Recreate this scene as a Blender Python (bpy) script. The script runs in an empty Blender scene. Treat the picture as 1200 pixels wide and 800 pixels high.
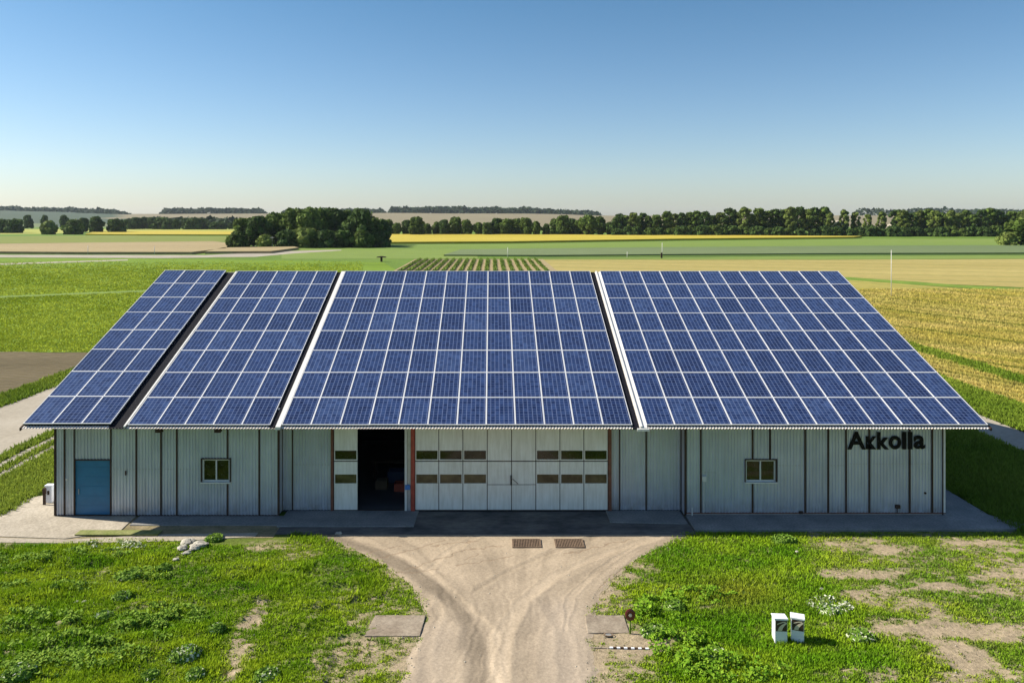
import bpy, bmesh, math, random
import numpy as np
from mathutils import Vector, Matrix
R = math.radians
rng = np.random.default_rng(7)
random.seed(7)
COL = bpy.context.scene.collection
SC = bpy.context.scene

# ------------------------------------------------------------ measuring helpers
CX, HY, F, H = 577.0, 255.0, 900.0, 14.0      # survey numbers of the viewpoint (principal point, focal length, height)
def G(px, py):                                 # ground point seen at that spot of the photo
    D = F * H / (py - HY)
    return ((px - CX) / F * D, D)
def XD(px, D): return (px - CX) / F * D

# ------------------------------------------------------------ noise in numpy
_perm = rng.random((512, 512))
def vnoise(x, y):
    x = np.asarray(x, float); y = np.asarray(y, float)
    xi = np.floor(x).astype(int); yi = np.floor(y).astype(int)
    fx = x - xi; fy = y - yi
    fx = fx * fx * (3 - 2 * fx); fy = fy * fy * (3 - 2 * fy)
    a = _perm[xi % 512, yi % 512]; b = _perm[(xi + 1) % 512, yi % 512]
    c = _perm[xi % 512, (yi + 1) % 512]; d = _perm[(xi + 1) % 512, (yi + 1) % 512]
    return (a * (1 - fx) + b * fx) * (1 - fy) + (c * (1 - fx) + d * fx) * fy
def fbm(x, y, o=4):
    x = np.asarray(x, float); y = np.asarray(y, float)
    s = 0; a = .5; t = 0
    for k in range(o):
        s = s + a * vnoise(x * 2 ** k + 17.3 * k, y * 2 ** k + 5.1 * k); t += a; a *= .5
    return s / t
def sstep(a, b, v):
    t = np.clip((v - a) / (b - a), 0, 1)
    return t * t * (3 - 2 * t)

# ------------------------------------------------------------ object helpers
def tag(o, label=None, cat=None, group=None, kind=None):
    if label: o['label'] = label
    if cat: o['category'] = cat
    if group: o['group'] = group
    if kind: o['kind'] = kind
    return o
def empty(name, loc=(0, 0, 0), rot=(0, 0, 0), parent=None):
    o = bpy.data.objects.new(name, None); COL.objects.link(o)
    o.location = loc; o.rotation_euler = rot; o.empty_display_size = .2
    if parent: o.parent = parent
    return o
def link(name, me, mats, parent=None, smooth=False):
    if not isinstance(mats, (list, tuple)): mats = [mats]
    for m in mats: me.materials.append(m)
    if smooth: me.shade_smooth()
    o = bpy.data.objects.new(name, me); COL.objects.link(o)
    if parent: o.parent = parent
    return o
class MB:
    def __init__(s): s.v = []; s.f = []; s.m = []
    def quad(s, pts, m=0):
        n = len(s.v); s.v += [tuple(p) for p in pts]; s.f.append(tuple(range(n, n + len(pts)))); s.m.append(m); return s
    def box(s, x0, x1, y0, y1, z0, z1, m=0):
        n = len(s.v)
        s.v += [(x0,y0,z0),(x1,y0,z0),(x1,y1,z0),(x0,y1,z0),(x0,y0,z1),(x1,y0,z1),(x1,y1,z1),(x0,y1,z1)]
        for q in ((0,3,2,1),(4,5,6,7),(0,1,5,4),(1,2,6,5),(2,3,7,6),(3,0,4,7)):
            s.f.append(tuple(n + i for i in q)); s.m.append(m)
        return s
    def prism(s, prof, a, b, axis='x', m=0):          # closed profile swept along an axis
        n = len(s.v); k = len(prof)
        for t in (a, b):
            for (p, q) in prof:
                s.v.append((t, p, q) if axis == 'x' else ((p, t, q) if axis == 'y' else (p, q, t)))
        for i in range(k):
            j = (i + 1) % k; s.f.append((n+i, n+j, n+k+j, n+k+i)); s.m.append(m)
        s.f.append(tuple(n + i for i in reversed(range(k)))); s.m.append(m)
        s.f.append(tuple(n + k + i for i in range(k))); s.m.append(m)
        return s
    def tube(s, p0, p1, r0, r1=None, n=8, m=0):
        r1 = r0 if r1 is None else r1
        p0 = Vector(p0); p1 = Vector(p1); d = (p1 - p0).normalized()
        u = d.orthogonal().normalized(); w = d.cross(u); b = len(s.v)
        for p, r in ((p0, r0), (p1, r1)):
            for i in range(n):
                a = 2 * math.pi * i / n; s.v.append(tuple(p + u * math.cos(a) * r + w * math.sin(a) * r))
        for i in range(n):
            j = (i + 1) % n; s.f.append((b+i, b+j, b+n+j, b+n+i)); s.m.append(m)
        s.f.append(tuple(b + i for i in reversed(range(n)))); s.m.append(m)
        s.f.append(tuple(b + n + i for i in range(n))); s.m.append(m)
        return s
    def mesh(s, name):
        me = bpy.data.meshes.new(name); me.from_pydata(s.v, [], s.f)
        me.polygons.foreach_set('material_index', s.m); me.update()
        bm = bmesh.new(); bm.from_mesh(me); bmesh.ops.recalc_face_normals(bm, faces=bm.faces); bm.to_mesh(me); bm.free()
        return me
    def build(s, name, mats, parent=None, smooth=False, bevel=0):
        o = link(name, s.mesh(name), mats, parent, smooth)
        if bevel:
            b = o.modifiers.new('bevel', 'BEVEL'); b.width = bevel; b.segments = 2; b.limit_method = 'ANGLE'
        return o
def np_mesh(name, V, Fc, colors=None):                # V (n,3), Fc (m,k)
    me = bpy.data.meshes.new(name)
    V = np.asarray(V, np.float32); Fc = np.asarray(Fc, np.int32)
    k = Fc.shape[1]
    me.vertices.add(len(V)); me.vertices.foreach_set('co', V.ravel())
    me.loops.add(Fc.size); me.loops.foreach_set('vertex_index', Fc.ravel())
    me.polygons.add(len(Fc)); me.polygons.foreach_set('loop_start', np.arange(0, Fc.size, k, dtype=np.int32))
    if colors is not None:
        c = me.color_attributes.new('albedo', 'FLOAT_COLOR', 'POINT')
        C4 = np.ones((len(V), 4), np.float32); C4[:, :3] = colors
        c.data.foreach_set('color', C4.ravel())
    me.update(calc_edges=True); me.validate()
    return me
def grid_faces(nx, ny):                                # vertices index = j*nx+i
    i, j = np.meshgrid(np.arange(nx - 1), np.arange(ny - 1))
    a = (j * nx + i).ravel()
    return np.stack([a, a + 1, a + nx + 1, a + nx], 1)

# ------------------------------------------------------------ materials
def new_mat(name):
    m = bpy.data.materials.new(name); m.use_nodes = True
    nt = m.node_tree; b = nt.nodes['Principled BSDF']
    return m, nt, b
def N(nt, t, **kw):
    n = nt.nodes.new(t)
    for k, v in kw.items(): setattr(n, k, v)
    return n
def coord(nt, scale=(1, 1, 1), rot=(0, 0, 0), kind='Object'):
    tc = N(nt, 'ShaderNodeTexCoord'); mp = N(nt, 'ShaderNodeMapping')
    mp.inputs['Scale'].default_value = scale; mp.inputs['Rotation'].default_value = rot
    nt.links.new(tc.outputs[kind], mp.inputs['Vector']); return mp.outputs[0]
def noise(nt, vec, scale, detail=4, rough=.55):
    n = N(nt, 'ShaderNodeTexNoise'); n.inputs['Scale'].default_value = scale
    n.inputs['Detail'].default_value = detail; n.inputs['Roughness'].default_value = rough
    nt.links.new(vec, n.inputs['Vector']); return n.outputs['Fac']
def ramp(nt, fac, stops):
    r = N(nt, 'ShaderNodeValToRGB'); e = r.color_ramp.elements
    while len(e) < len(stops): e.new(.5)
    for i, (p, c) in enumerate(stops):
        e[i].position = p; e[i].color = (*c, 1) if len(c) == 3 else c
    nt.links.new(fac, r.inputs[0]); return r.outputs[0]
def mixc(nt, fac, a, b, mode='MIX'):
    n = N(nt, 'ShaderNodeMix', data_type='RGBA', blend_type=mode)
    for sock, v in ((n.inputs[0], fac), (n.inputs[6], a), (n.inputs[7], b)):
        if hasattr(v, 'is_output'): nt.links.new(v, sock)
        elif isinstance(v, (int, float)): sock.default_value = v
        else: sock.default_value = (*v, 1)
    return n.outputs[2]
def math_n(nt, op, a, b=None, c=None):
    n = N(nt, 'ShaderNodeMath', operation=op)
    for i, v in enumerate((a, b, c)):
        if v is None: continue
        if hasattr(v, 'is_output'): nt.links.new(v, n.inputs[i])
        else: n.inputs[i].default_value = v
    return n.outputs[0]
def bump(nt, b, fac, strength, dist=.05):
    n = N(nt, 'ShaderNodeBump'); n.inputs['Strength'].default_value = strength; n.inputs['Distance'].default_value = dist
    nt.links.new(fac, n.inputs['Height']); nt.links.new(n.outputs[0], b.inputs['Normal'])
def simple(name, col, rough=.6, metal=0, var=.15, scale=3, bmp=.1, spec=.5, stretch=(1, 1, 1)):
    m, nt, b = new_mat(name)
    v = coord(nt, stretch); f = noise(nt, v, scale, 5)
    c0 = tuple(x * (1 - var) for x in col); c1 = tuple(min(1, x * (1 + var)) for x in col)
    nt.links.new(ramp(nt, f, [(.3, c0), (.7, c1)]), b.inputs['Base Color'])
    b.inputs['Roughness'].default_value = rough; b.inputs['Metallic'].default_value = metal
    b.inputs['Specular IOR Level'].default_value = spec
    if bmp: bump(nt, b, noise(nt, v, scale * 8, 4), bmp, .01)
    return m
def two_noise(name, stops, s1, s2, rough=.95, bmp=.4, dist=.05, stretch=(1, 1, 1), rot=0, fine=.35, spec=.15):
    m, nt, b = new_mat(name)
    v = coord(nt, stretch, (0, 0, rot))
    base = ramp(nt, noise(nt, v, s1, 6), stops)
    f2 = noise(nt, v, s2, 5, .7)
    f2r = ramp(nt, f2, [(.25, (1 - fine,) * 3), (.75, (1 + fine,) * 3)])
    nt.links.new(mixc(nt, 1.0, base, f2r, 'MULTIPLY'), b.inputs['Base Color'])
    b.inputs['Roughness'].default_value = rough; b.inputs['Specular IOR Level'].default_value = spec
    bump(nt, b, f2, bmp, dist)
    return m
def attr_mat(name, s2, rough=.95, bmp=.5, dist=.05, fine=.3, transl=0, spec=.15, up=0):
    m, nt, b = new_mat(name)
    a = N(nt, 'ShaderNodeAttribute'); a.attribute_name = 'albedo'
    v = coord(nt); col = a.outputs['Color']
    if s2:
        f2 = noise(nt, v, s2, 6, .7)
        col = mixc(nt, 1.0, col, ramp(nt, f2, [(.25, (1 - fine,) * 3), (.75, (1 + fine,) * 3)]), 'MULTIPLY')
        if bmp: bump(nt, b, f2, bmp, dist)
    nt.links.new(col, b.inputs['Base Color'])
    b.inputs['Roughness'].default_value = rough; b.inputs['Specular IOR Level'].default_value = spec
    if up:                                              # blades shade like the sward they stand in
        g = N(nt, 'ShaderNodeNewGeometry'); va = N(nt, 'ShaderNodeVectorMath', operation='ADD'); vn = N(nt, 'ShaderNodeVectorMath', operation='NORMALIZE')
        nt.links.new(g.outputs['Normal'], va.inputs[0]); va.inputs[1].default_value = (0, 0, up)
        nt.links.new(va.outputs[0], vn.inputs[0]); nt.links.new(vn.outputs[0], b.inputs['Normal'])
    if transl:
        t = N(nt, 'ShaderNodeBsdfTranslucent'); nt.links.new(col, t.inputs['Color'])
        mx = N(nt, 'ShaderNodeMixShader'); mx.inputs[0].default_value = transl
        nt.links.new(b.outputs[0], mx.inputs[1]); nt.links.new(t.outputs[0], mx.inputs[2])
        nt.links.new(mx.outputs[0], nt.nodes['Material Output'].inputs['Surface'])
    return m
def row_field(name, stops, dirv, spacing, rowcol, rowamt, s1=.03, tram=18., tramcol=None, fine=.3, fscale=2.5, band=None):
    """field with drilled rows running along dirv"""
    m, nt, b = new_mat(name)
    ang = math.atan2(dirv[1], dirv[0])
    v0 = coord(nt)
    vr = coord(nt, (1, 1, 1), (0, 0, -ang))            # x along the rows, y across
    sx = N(nt, 'ShaderNodeSeparateXYZ'); nt.links.new(vr, sx.inputs[0])
    wob = math_n(nt, 'MULTIPLY', noise(nt, v0, .12, 2), 1.2)
    y = math_n(nt, 'ADD', sx.outputs[1], wob)
    def stripes(sp, lo, hi):
        s = math_n(nt, 'SINE', math_n(nt, 'MULTIPLY', y, 2 * math.pi / sp))
        mr = N(nt, 'ShaderNodeMapRange'); mr.interpolation_type = 'SMOOTHSTEP'
        mr.inputs[1].default_value = lo; mr.inputs[2].default_value = hi
        nt.links.new(s, mr.inputs[0]); return mr.outputs[0]
    vs = coord(nt, (.25, 1, 1), (0, 0, -ang))
    base = ramp(nt, noise(nt, vs, s1, 5), stops)
    rn = noise(nt, v0, .8, 4)
    col = mixc(nt, math_n(nt, 'MULTIPLY', math_n(nt, 'MULTIPLY', stripes(spacing, -.2, .9), rowamt), rn), base, rowcol)
    if tramcol: col = mixc(nt, math_n(nt, 'MULTIPLY', stripes(tram, .86, .97), .55), col, tramcol)
    f2 = noise(nt, vs, fscale, 5, .7)
    col = mixc(nt, 1.0, col, ramp(nt, f2, [(.25, (1 - fine,) * 3), (.75, (1 + fine,) * 3)]), 'MULTIPLY')
    nt.links.new(col, b.inputs['Base Color'])
    b.inputs['Roughness'].default_value = .95; b.inputs['Specular IOR Level'].default_value = .1
    bump(nt, b, math_n(nt, 'ADD', f2, math_n(nt, 'MULTIPLY', stripes(spacing, -1, 1), .5)), .6, .12)
    return m
M = {}
M['white_steel'] = simple('white_steel', (.62, .61, .57), .45, 0, .05, 2, .02)
def door_mat():
    m, nt, b = new_mat('door_leaf_paint')
    v = coord(nt); c = ramp(nt, noise(nt, v, 1.3, 6), [(.3, (.78, .755, .68)), (.7, (.86, .84, .77))])
    vs = coord(nt, (1, 1, .12))
    st = ramp(nt, noise(nt, vs, 9, 4), [(.35, (.86, .85, .82)), (.65, (1, 1, 1))])
    nt.links.new(mixc(nt, 1.0, c, st, 'MULTIPLY'), b.inputs['Base Color'])
    b.inputs['Roughness'].default_value = .5; bump(nt, b, noise(nt, v, 4, 3), .05, .01); return m
M['door'] = door_mat()
def cladding_mat():
    m, nt, b = new_mat('grey_cladding')
    v = coord(nt); vs = coord(nt, (1, 1, .08))
    c = ramp(nt, noise(nt, v, .5, 5), [(.3, (.44, .475, .55)), (.7, (.56, .59, .66))])
    st = ramp(nt, noise(nt, vs, 5, 6, .65), [(.3, (.86, .855, .84)), (.65, (1.04, 1.04, 1.04))])
    sp = N(nt, 'ShaderNodeSeparateXYZ'); tcc = N(nt, 'ShaderNodeTexCoord'); nt.links.new(tcc.outputs['Object'], sp.inputs[0])
    mrz = N(nt, 'ShaderNodeMapRange'); mrz.inputs[1].default_value = .9; mrz.inputs[2].default_value = .1; nt.links.new(sp.outputs[2], mrz.inputs[0])
    dirt = math_n(nt, 'MULTIPLY', math_n(nt, 'MULTIPLY', mrz.outputs[0], ramp(nt, noise(nt, v, 2.2, 6, .7), [(.35, (0, 0, 0)), (.7, (1, 1, 1))])), .7)
    col = mixc(nt, dirt, mixc(nt, 1.0, c, st, 'MULTIPLY'), (.25, .21, .16))
    nt.links.new(col, b.inputs['Base Color'])
    b.inputs['Roughness'].default_value = .42; b.inputs['Metallic'].default_value = .35
    return m
M['clad'] = cladding_mat()
M['seam'] = simple('brown_trim', (.06, .038, .028), .6, spec=.08)
M['rust_post'] = simple('rust_brown_steel', (.16, .055, .03), .6, 0, .3, 4)
M['red_post'] = simple('red_steel', (.34, .05, .03), .5, 0, .25, 4)
M['blue_door'] = simple('blue_paint', (.014, .135, .27), .4, 0, .1, 2)
M['dark'] = simple('unlit_hall_dark', (.012, .012, .014), .7, spec=.08)  # near-black colour paints in the darkness of the unlit hall
M['black'] = simple('black_letter', (.008, .008, .009), .4, spec=.08)
M['membrane'] = simple('black_membrane', (.01, .01, .014), .7, spec=.08)
M['roof'] = simple('cream_roof_sheet', (.62, .56, .50), .5, .0, .08, 3, .02)
M['flash'] = simple('pale_flashing', (.66, .64, .60), .45, .0, .08, 3, .02)
M['alu'] = simple('white_aluminium', (.66, .66, .67), .35, .1, .04, 3, 0)
M['concrete'] = two_noise('concrete', [(.3, (.17, .17, .165)), (.7, (.26, .255, .24))], .8, 12, .85, .2, .01)
M['path'] = two_noise('pale_concrete', [(.3, (.30, .26, .20)), (.7, (.40, .35, .28))], .5, 9, .9, .3, .02)
M['asphalt'] = two_noise('asphalt', [(.3, (.06, .058, .056)), (.45, (.10, .095, .09)), (.7, (.17, .155, .135))], .9, 5, .9, .3, .01, (.5, 1, 1))
M['bare'] = two_noise('shaded_soil', [(.3, (.16, .14, .07)), (.7, (.30, .24, .15))], 1.5, 9, .95, .6, .04)  # dirt colour with the barn's shadow worked into it
M['slab'] = two_noise('weathered_slab', [(.3, (.19, .15, .11)), (.7, (.30, .25, .19))], 1.6, 9, .9, .4, .02)
M['floor'] = simple('hall_floor', (.07, .07, .075), .5, 0, .2, .8)
M['stone'] = two_noise('stone', [(.3, (.30, .28, .23)), (.7, (.44, .41, .35))], 3, 12, .9, .5, .03)
M['plinth'] = simple('plinth_concrete', (.34, .31, .28), .85, 0, .15, 2, .3)
M['galv'] = simple('galvanised', (.42, .43, .44), .45, .6)
M['pole'] = simple('pale_pole', (.62, .60, .55), .7)
M['rust'] = simple('rusty_grating', (.17, .115, .075), .8, .1, .3, 6)
M['hole'] = simple('drain_dark', (.05, .035, .025), .9)
M['darkred'] = simple('dark_red_enamel', (.10, .012, .010), .4)
M['cabinet'] = simple('cabinet_white', (.74, .74, .76), .4, 0, .04, 3, 0)
M['emblem_dark'] = simple('emblem_brown', (.045, .022, .018), .5)
M['emblem_pale'] = simple('emblem_cream', (.60, .52, .38), .5)
M['wood'] = simple('crate_wood', (.10, .065, .035), .8)
M['blue'] = simple('blue_plastic', (.03, .16, .45), .4)
M['mossy'] = two_noise('mossy_slab', [(.3, (.14, .17, .04)), (.7, (.24, .24, .10))], 1.5, 8, .95, .4, .02)
M['dimblue'] = simple('shaded_blue_plastic', (.008, .03, .08), .6)  # blue plastic darkened in colour to imitate shade inside the hall
M['redp'] = simple('red_plastic', (.40, .06, .03), .5)
M['bark'] = simple('bark', (.13, .10, .075), .95, 0, .3, 3, .4)
def glass_mat(name, col, rough=.08):
    m, nt, b = new_mat(name)
    f = noise(nt, coord(nt), 2.2, 3)
    c0 = tuple(x * .55 for x in col); c1 = tuple(x * 1.6 for x in col)
    nt.links.new(ramp(nt, f, [(.35, c0), (.65, c1)]), b.inputs['Base Color'])
    b.inputs['Roughness'].default_value = rough; b.inputs['Specular IOR Level'].default_value = .5; return m
M['pane'] = glass_mat('window_glass', (.014, .015, .008))
M['door_glass'] = glass_mat('bronze_glass', (.06, .048, .022), .25)
def panel_mat():
    m, nt, b = new_mat('photovoltaic_cells')
    tc = N(nt, 'ShaderNodeTexCoord'); sp = N(nt, 'ShaderNodeSeparateXYZ'); nt.links.new(tc.outputs['Object'], sp.inputs[0])
    oi = N(nt, 'ShaderNodeObjectInfo')
    cx = math_n(nt, 'MULTIPLY', sp.outputs[0], 6 / 1.22); cy = math_n(nt, 'MULTIPLY', sp.outputs[1], 10 / 1.93)
    def line(c, w):
        f = math_n(nt, 'FRACT', c); d = math_n(nt, 'ABSOLUTE', math_n(nt, 'SUBTRACT', f, .5))
        return math_n(nt, 'GREATER_THAN', d, .5 - w)
    ln = math_n(nt, 'MAXIMUM', math_n(nt, 'MULTIPLY', line(cx, .055), 1.0), math_n(nt, 'MULTIPLY', line(cy, .045), .8))
    # two bus bars per cell, fainter
    bus = line(math_n(nt, 'ADD', math_n(nt, 'MULTIPLY', cx, 2), .5), .06)
    cmb = N(nt, 'ShaderNodeCombineXYZ')
    nt.links.new(math_n(nt, 'FLOOR', cx), cmb.inputs[0]); nt.links.new(math_n(nt, 'FLOOR', cy), cmb.inputs[1])
    nt.links.new(math_n(nt, 'MULTIPLY', oi.outputs['Random'], 91), cmb.inputs[2])
    wn = N(nt, 'ShaderNodeTexWhiteNoise'); nt.links.new(cmb.outputs[0], wn.inputs['Vector'])
    cell = ramp(nt, wn.outputs['Value'], [(0, (.006, .015, .060)), (1, (.018, .037, .110))])
    pan = ramp(nt, oi.outputs['Random'], [(0, (.55, .6, .68)), (.35, (.9, .9, .9)), (.7, (1.05, 1.05, 1.02)), (1, (1.7, 1.5, 1.25))])
    cell = mixc(nt, 1.0, cell, pan, 'MULTIPLY')
    mott = ramp(nt, noise(nt, tc.outputs['Object'], 3.0, 4), [(.3, (.8, .8, .8)), (.7, (1.25, 1.25, 1.25))])
    cell = mixc(nt, 1.0, cell, mott, 'MULTIPLY')
    col = mixc(nt, math_n(nt, 'MULTIPLY', bus, .12), cell, (.10, .13, .26))
    col = mixc(nt, math_n(nt, 'MULTIPLY', ln, .75), col, (.15, .19, .32))
    nt.links.new(col, b.inputs['Base Color'])
    b.inputs['Roughness'].default_value = .22; b.inputs['Specular IOR Level'].default_value = .4
    return m
M['cells'] = panel_mat()
M['leaf'] = attr_mat('leaves', 0, .8, 0, transl=.22, spec=.08, up=.35)
M['blade'] = attr_mat('grass_blades', 0, .85, 0, transl=.25, spec=.05, up=2.6)
M['soilgrass'] = attr_mat('meadow_soil', 7, .95, .8, .06, .45)
M['dirt'] = attr_mat('drive_dirt', 9, .95, .5, .03, .22)

# ------------------------------------------------------------ world, sun, camera
SUN = Vector((-1.3, .25, 1.0)).normalized()
w = bpy.data.worlds.new('World'); SC.world = w; w.use_nodes = True
nt = w.node_tree; sky = nt.nodes.new('ShaderNodeTexSky'); sky.sky_type = 'NISHITA'; sky.sun_disc = False
sky.sun_elevation = math.asin(SUN.z); sky.sun_rotation = math.atan2(SUN.x, SUN.y) % (2 * math.pi)
sky.altitude = 100; sky.air_density = 1.0; sky.dust_density = .6; sky.ozone_density = 1.6
bg = nt.nodes['Background']; bg.inputs['Strength'].default_value = .076
tcw = N(nt, 'ShaderNodeTexCoord'); sxw = N(nt, 'ShaderNodeSeparateXYZ'); nt.links.new(tcw.outputs['Generated'], sxw.inputs[0])
nt.links.new(mixc(nt, 1.0, sky.outputs[0], ramp(nt, sxw.outputs[2], [(0, (.72, .77, .90)), (.06, (.72, .79, .90)), (.30, (.42, .66, .77)), (.7, (.85, .92, 1.0))]), 'MULTIPLY'), bg.inputs['Color'])
ld = bpy.data.lights.new('sun', 'SUN'); ld.energy = 4.6; ld.angle = R(.5); ld.color = (1, .925, .79)
lo = bpy.data.objects.new('sun', ld); COL.objects.link(lo); lo.location = (-60, 30, 60)
lo.rotation_euler = (-SUN).to_track_quat('-Z', 'Y').to_euler()
cam = bpy.data.cameras.new('camera'); cam.lens = 27; cam.sensor_width = 36; cam.clip_end = 20000; cam.clip_start = .5
cam.shift_x = (600 - CX) / 1200; cam.shift_y = -(400 - HY) / 1200
co = bpy.data.objects.new('camera', cam); COL.objects.link(co); co.location = (0, 0, H); co.rotation_euler = (R(90), 0, 0)
SC.camera = co
SC.view_settings.view_transform = 'Standard'; SC.view_settings.look = 'None'; SC.view_settings.exposure = 1.0; SC.view_settings.gamma = 1
SC.cycles.max_bounces = 6; SC.cycles.diffuse_bounces = 3; SC.cycles.glossy_bounces = 3; SC.cycles.volume_bounces = 1
SC.cycles.use_denoising = True

# ------------------------------------------------------------ ground and far fields
def sheet(name, pts, z, mat, kind='structure', height=0, wob=0):
    """a field or road: polygon (x, y) at height z; crops get a real thickness"""
    P = []
    n = len(pts)
    for i in range(n):                                  # subdivide the edges and let them wander a little
        a, b = pts[i], pts[(i + 1) % n]
        L = math.hypot(b[0] - a[0], b[1] - a[1]); k = max(1, min(60, int(L / (wob * 8)))) if wob else 1
        for t in range(k):
            x = a[0] + (b[0] - a[0]) * t / k; y = a[1] + (b[1] - a[1]) * t / k
            if wob and t: x += random.uniform(-wob, wob); y += random.uniform(-wob, wob)
            P.append((x, y))
    mb = MB()
    if height:
        mb.prism([(p[0], p[1]) for p in P], z - .02, z + height, 'z')
    else:
        mb.quad([(p[0], p[1], z) for p in P])
    me = mb.mesh(name)
    bm = bmesh.new(); bm.from_mesh(me); bmesh.ops.triangulate(bm, faces=[f for f in bm.faces if len(f.verts) > 4]); 
    if not height:
        for f in bm.faces:
            if f.normal.z < 0: f.normal_flip()
    bm.to_mesh(me); bm.free()
    o = link(name, me, mat); o['kind'] = kind
    return o

M['meadow'] = two_noise('far_meadow', [(.3, (.085, .15, .016)), (.7, (.13, .20, .03))], .02, .9, .95, .6, .1)
GND = sheet('ground', [(-6500, -120), (6500, -120), (6500, 6500), (-6500, 6500)], -.04, M['meadow'])

GREEN = [(.3, (.13, .20, .018)), (.7, (.17, .25, .028))]
M['green_crop'] = row_field('green_crop', GREEN, (1, -.12), 1.6, (.07, .14, .014), .55, .02, 24, (.07, .13, .012), .3, 1.6)
M['gold_crop'] = row_field('golden_crop', [(.3, (.30, .25, .065)), (.7, (.38, .31, .09))], (1, -2), 1.5, (.17, .19, .035), 1.1, .03, 13., (.17, .19, .04), .3, 1.6)
M['tan_crop'] = row_field('tan_crop', [(.3, (.31, .25, .085)), (.7, (.40, .32, .12))], (1, -.35), 2.0, (.20, .19, .05), .8, .02, 16., (.17, .18, .05), .25, 1.2)
M['wheat'] = row_field('wheat_beige', [(.3, (.28, .22, .115)), (.7, (.34, .27, .15))], (1, .1), 2.0, (.22, .17, .09), .5, .02, 16., None, .25, 1.2)
M['rape'] = two_noise('yellow_bloom', [(.3, (.36, .29, .03)), (.7, (.43, .34, .05))], .01, .6, .95, .4, .1, fine=.18)
M['paleyellow'] = two_noise('pale_yellow_crop', [(.3, (.27, .29, .05)), (.7, (.33, .33, .08))], .01, .6, .95, .4, .1, fine=.18)
M['olive'] = two_noise('olive_crop', [(.3, (.14, .175, .03)), (.7, (.19, .205, .045))], .006, .5, .95, .4, .1, (.2, 1, 1), fine=.22)
M['greygreen'] = two_noise('grey_green_crop', [(.3, (.10, .145, .055)), (.7, (.15, .18, .085))], .006, .5, .95, .4, .1, (.15, 1, 1), fine=.22)
M['lightgreen'] = two_noise('light_green_crop', [(.3, (.12, .19, .03)), (.7, (.17, .22, .05))], .006, .5, .95, .4, .1, (.15, 1, 1), fine=.22)
M['darkgreen'] = two_noise('dark_green_verge', [(.3, (.045, .085, .018)), (.7, (.08, .13, .03))], .02, .8, .95, .5, .1)
M['soil'] = row_field('ploughed_soil', [(.3, (.08, .062, .035)), (.7, (.14, .11, .065))], (1, -.25), .9, (.10, .085, .035), 1.0, .1, 18., None, .35, 3)
M['track'] = two_noise('pale_track', [(.3, (.28, .245, .19)), (.7, (.36, .32, .26))], .15, 3, .95, .3, .03, fine=.18)
M['verge'] = two_noise('grass_verge', [(.3, (.10, .17, .02)), (.7, (.17, .24, .035))], .2, 3, .95, .8, .1, fine=.4)

def quad_px(*p): return [G(*q) for q in p]
# left side
sheet('green_field', [(-38.6, 80), (-14, 80), (34, 80), (34, 150), (10, 196), (-24, 198), (-34, 240), (-110, 262), (-420, 262), (-420, 80)], 0.0, M['green_crop'])
sheet('field_path', quad_px((-160, 353), (0, 347.2), (120, 342), (220, 338), (220, 340.2), (120, 344), (0, 349.2), (-160, 355)), .012, M['lightgreen'], wob=.25)
sheet('field_path', quad_px((-160, 312), (0, 308.6), (150, 304.0), (150, 305.2), (0, 310.4), (-160, 315)), .012, M['track'], wob=.3)
sheet('country_road', quad_px((-200, 298.6), (0, 298.6), (240, 299.0), (330, 294.5), (400, 292.6), (400, 293.6), (345, 297), (300, 301), (200, 302.4), (0, 301.6), (-200, 301.6)), .012, M['track'], wob=.4)
sheet('wheat_field', quad_px((-250, 297.6), (0, 297.4), (90, 298), (225, 298), (265, 293), (268, 286.5), (250, 284.5), (0, 287.5), (-250, 289)), .0, M['wheat'], height=.9)
sheet('wheat_field', quad_px((240, 297.4), (318, 296.8), (350, 292.4), (345, 291.2), (262, 292.4)), .0, M['wheat'], height=.9)
sheet('olive_field', quad_px((-300, 287), (0, 285), (268, 283), (268, 277.2), (150, 276), (0, 277), (-300, 277)), .004, M['olive'])
sheet('yellow_field', quad_px((100, 275.6), (160, 276), (290, 276.3), (290, 272.5), (200, 271.6), (110, 272.5)), .0, M['rape'], height=1.0)
sheet('pale_field', quad_px((-300, 275.5), (0, 274.5), (60, 274), (100, 271.8), (290, 271), (290, 268.4), (0, 268.4), (-300, 268.4)), .004, M['paleyellow'])
# centre, behind the ridge
sheet('yellow_field', quad_px((440, 286), (600, 285.0), (800, 281.6), (1000, 279.4), (1010, 278.4), (860, 277.4), (600, 275.8), (450, 276)), .0, M['rape'], height=1.1)
sheet('light_green_field', quad_px((330, 303.5), (330, 291), (440, 286.6), (600, 285.8), (800, 282.4), (1000, 280.2), (1400, 279.5), (1400, 289), (1000, 290.5), (700, 291.5), (560, 293), (560, 303)), .004, M['lightgreen'])
sheet('grey_green_field', quad_px((520, 300), (540, 293.5), (700, 291.5), (1000, 289), (1400, 287.6), (1400, 297), (1000, 298), (800, 299.2), (640, 300.4)), .0, M['greygreen'], height=.5)
sheet('hedge_verge', quad_px((620, 301.1), (800, 300.1), (1000, 298.6), (1400, 297.4), (1400, 298.2), (1000, 299.5), (800, 301.2), (620, 302)), .012, M['darkgreen'])
sheet('green_strip', quad_px((560, 303.4), (800, 303.8), (960, 304.2), (1400, 302.5), (1400, 298.3), (1000, 299.8), (800, 301.6), (620, 302.4)), .02, M['lightgreen'])
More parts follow.
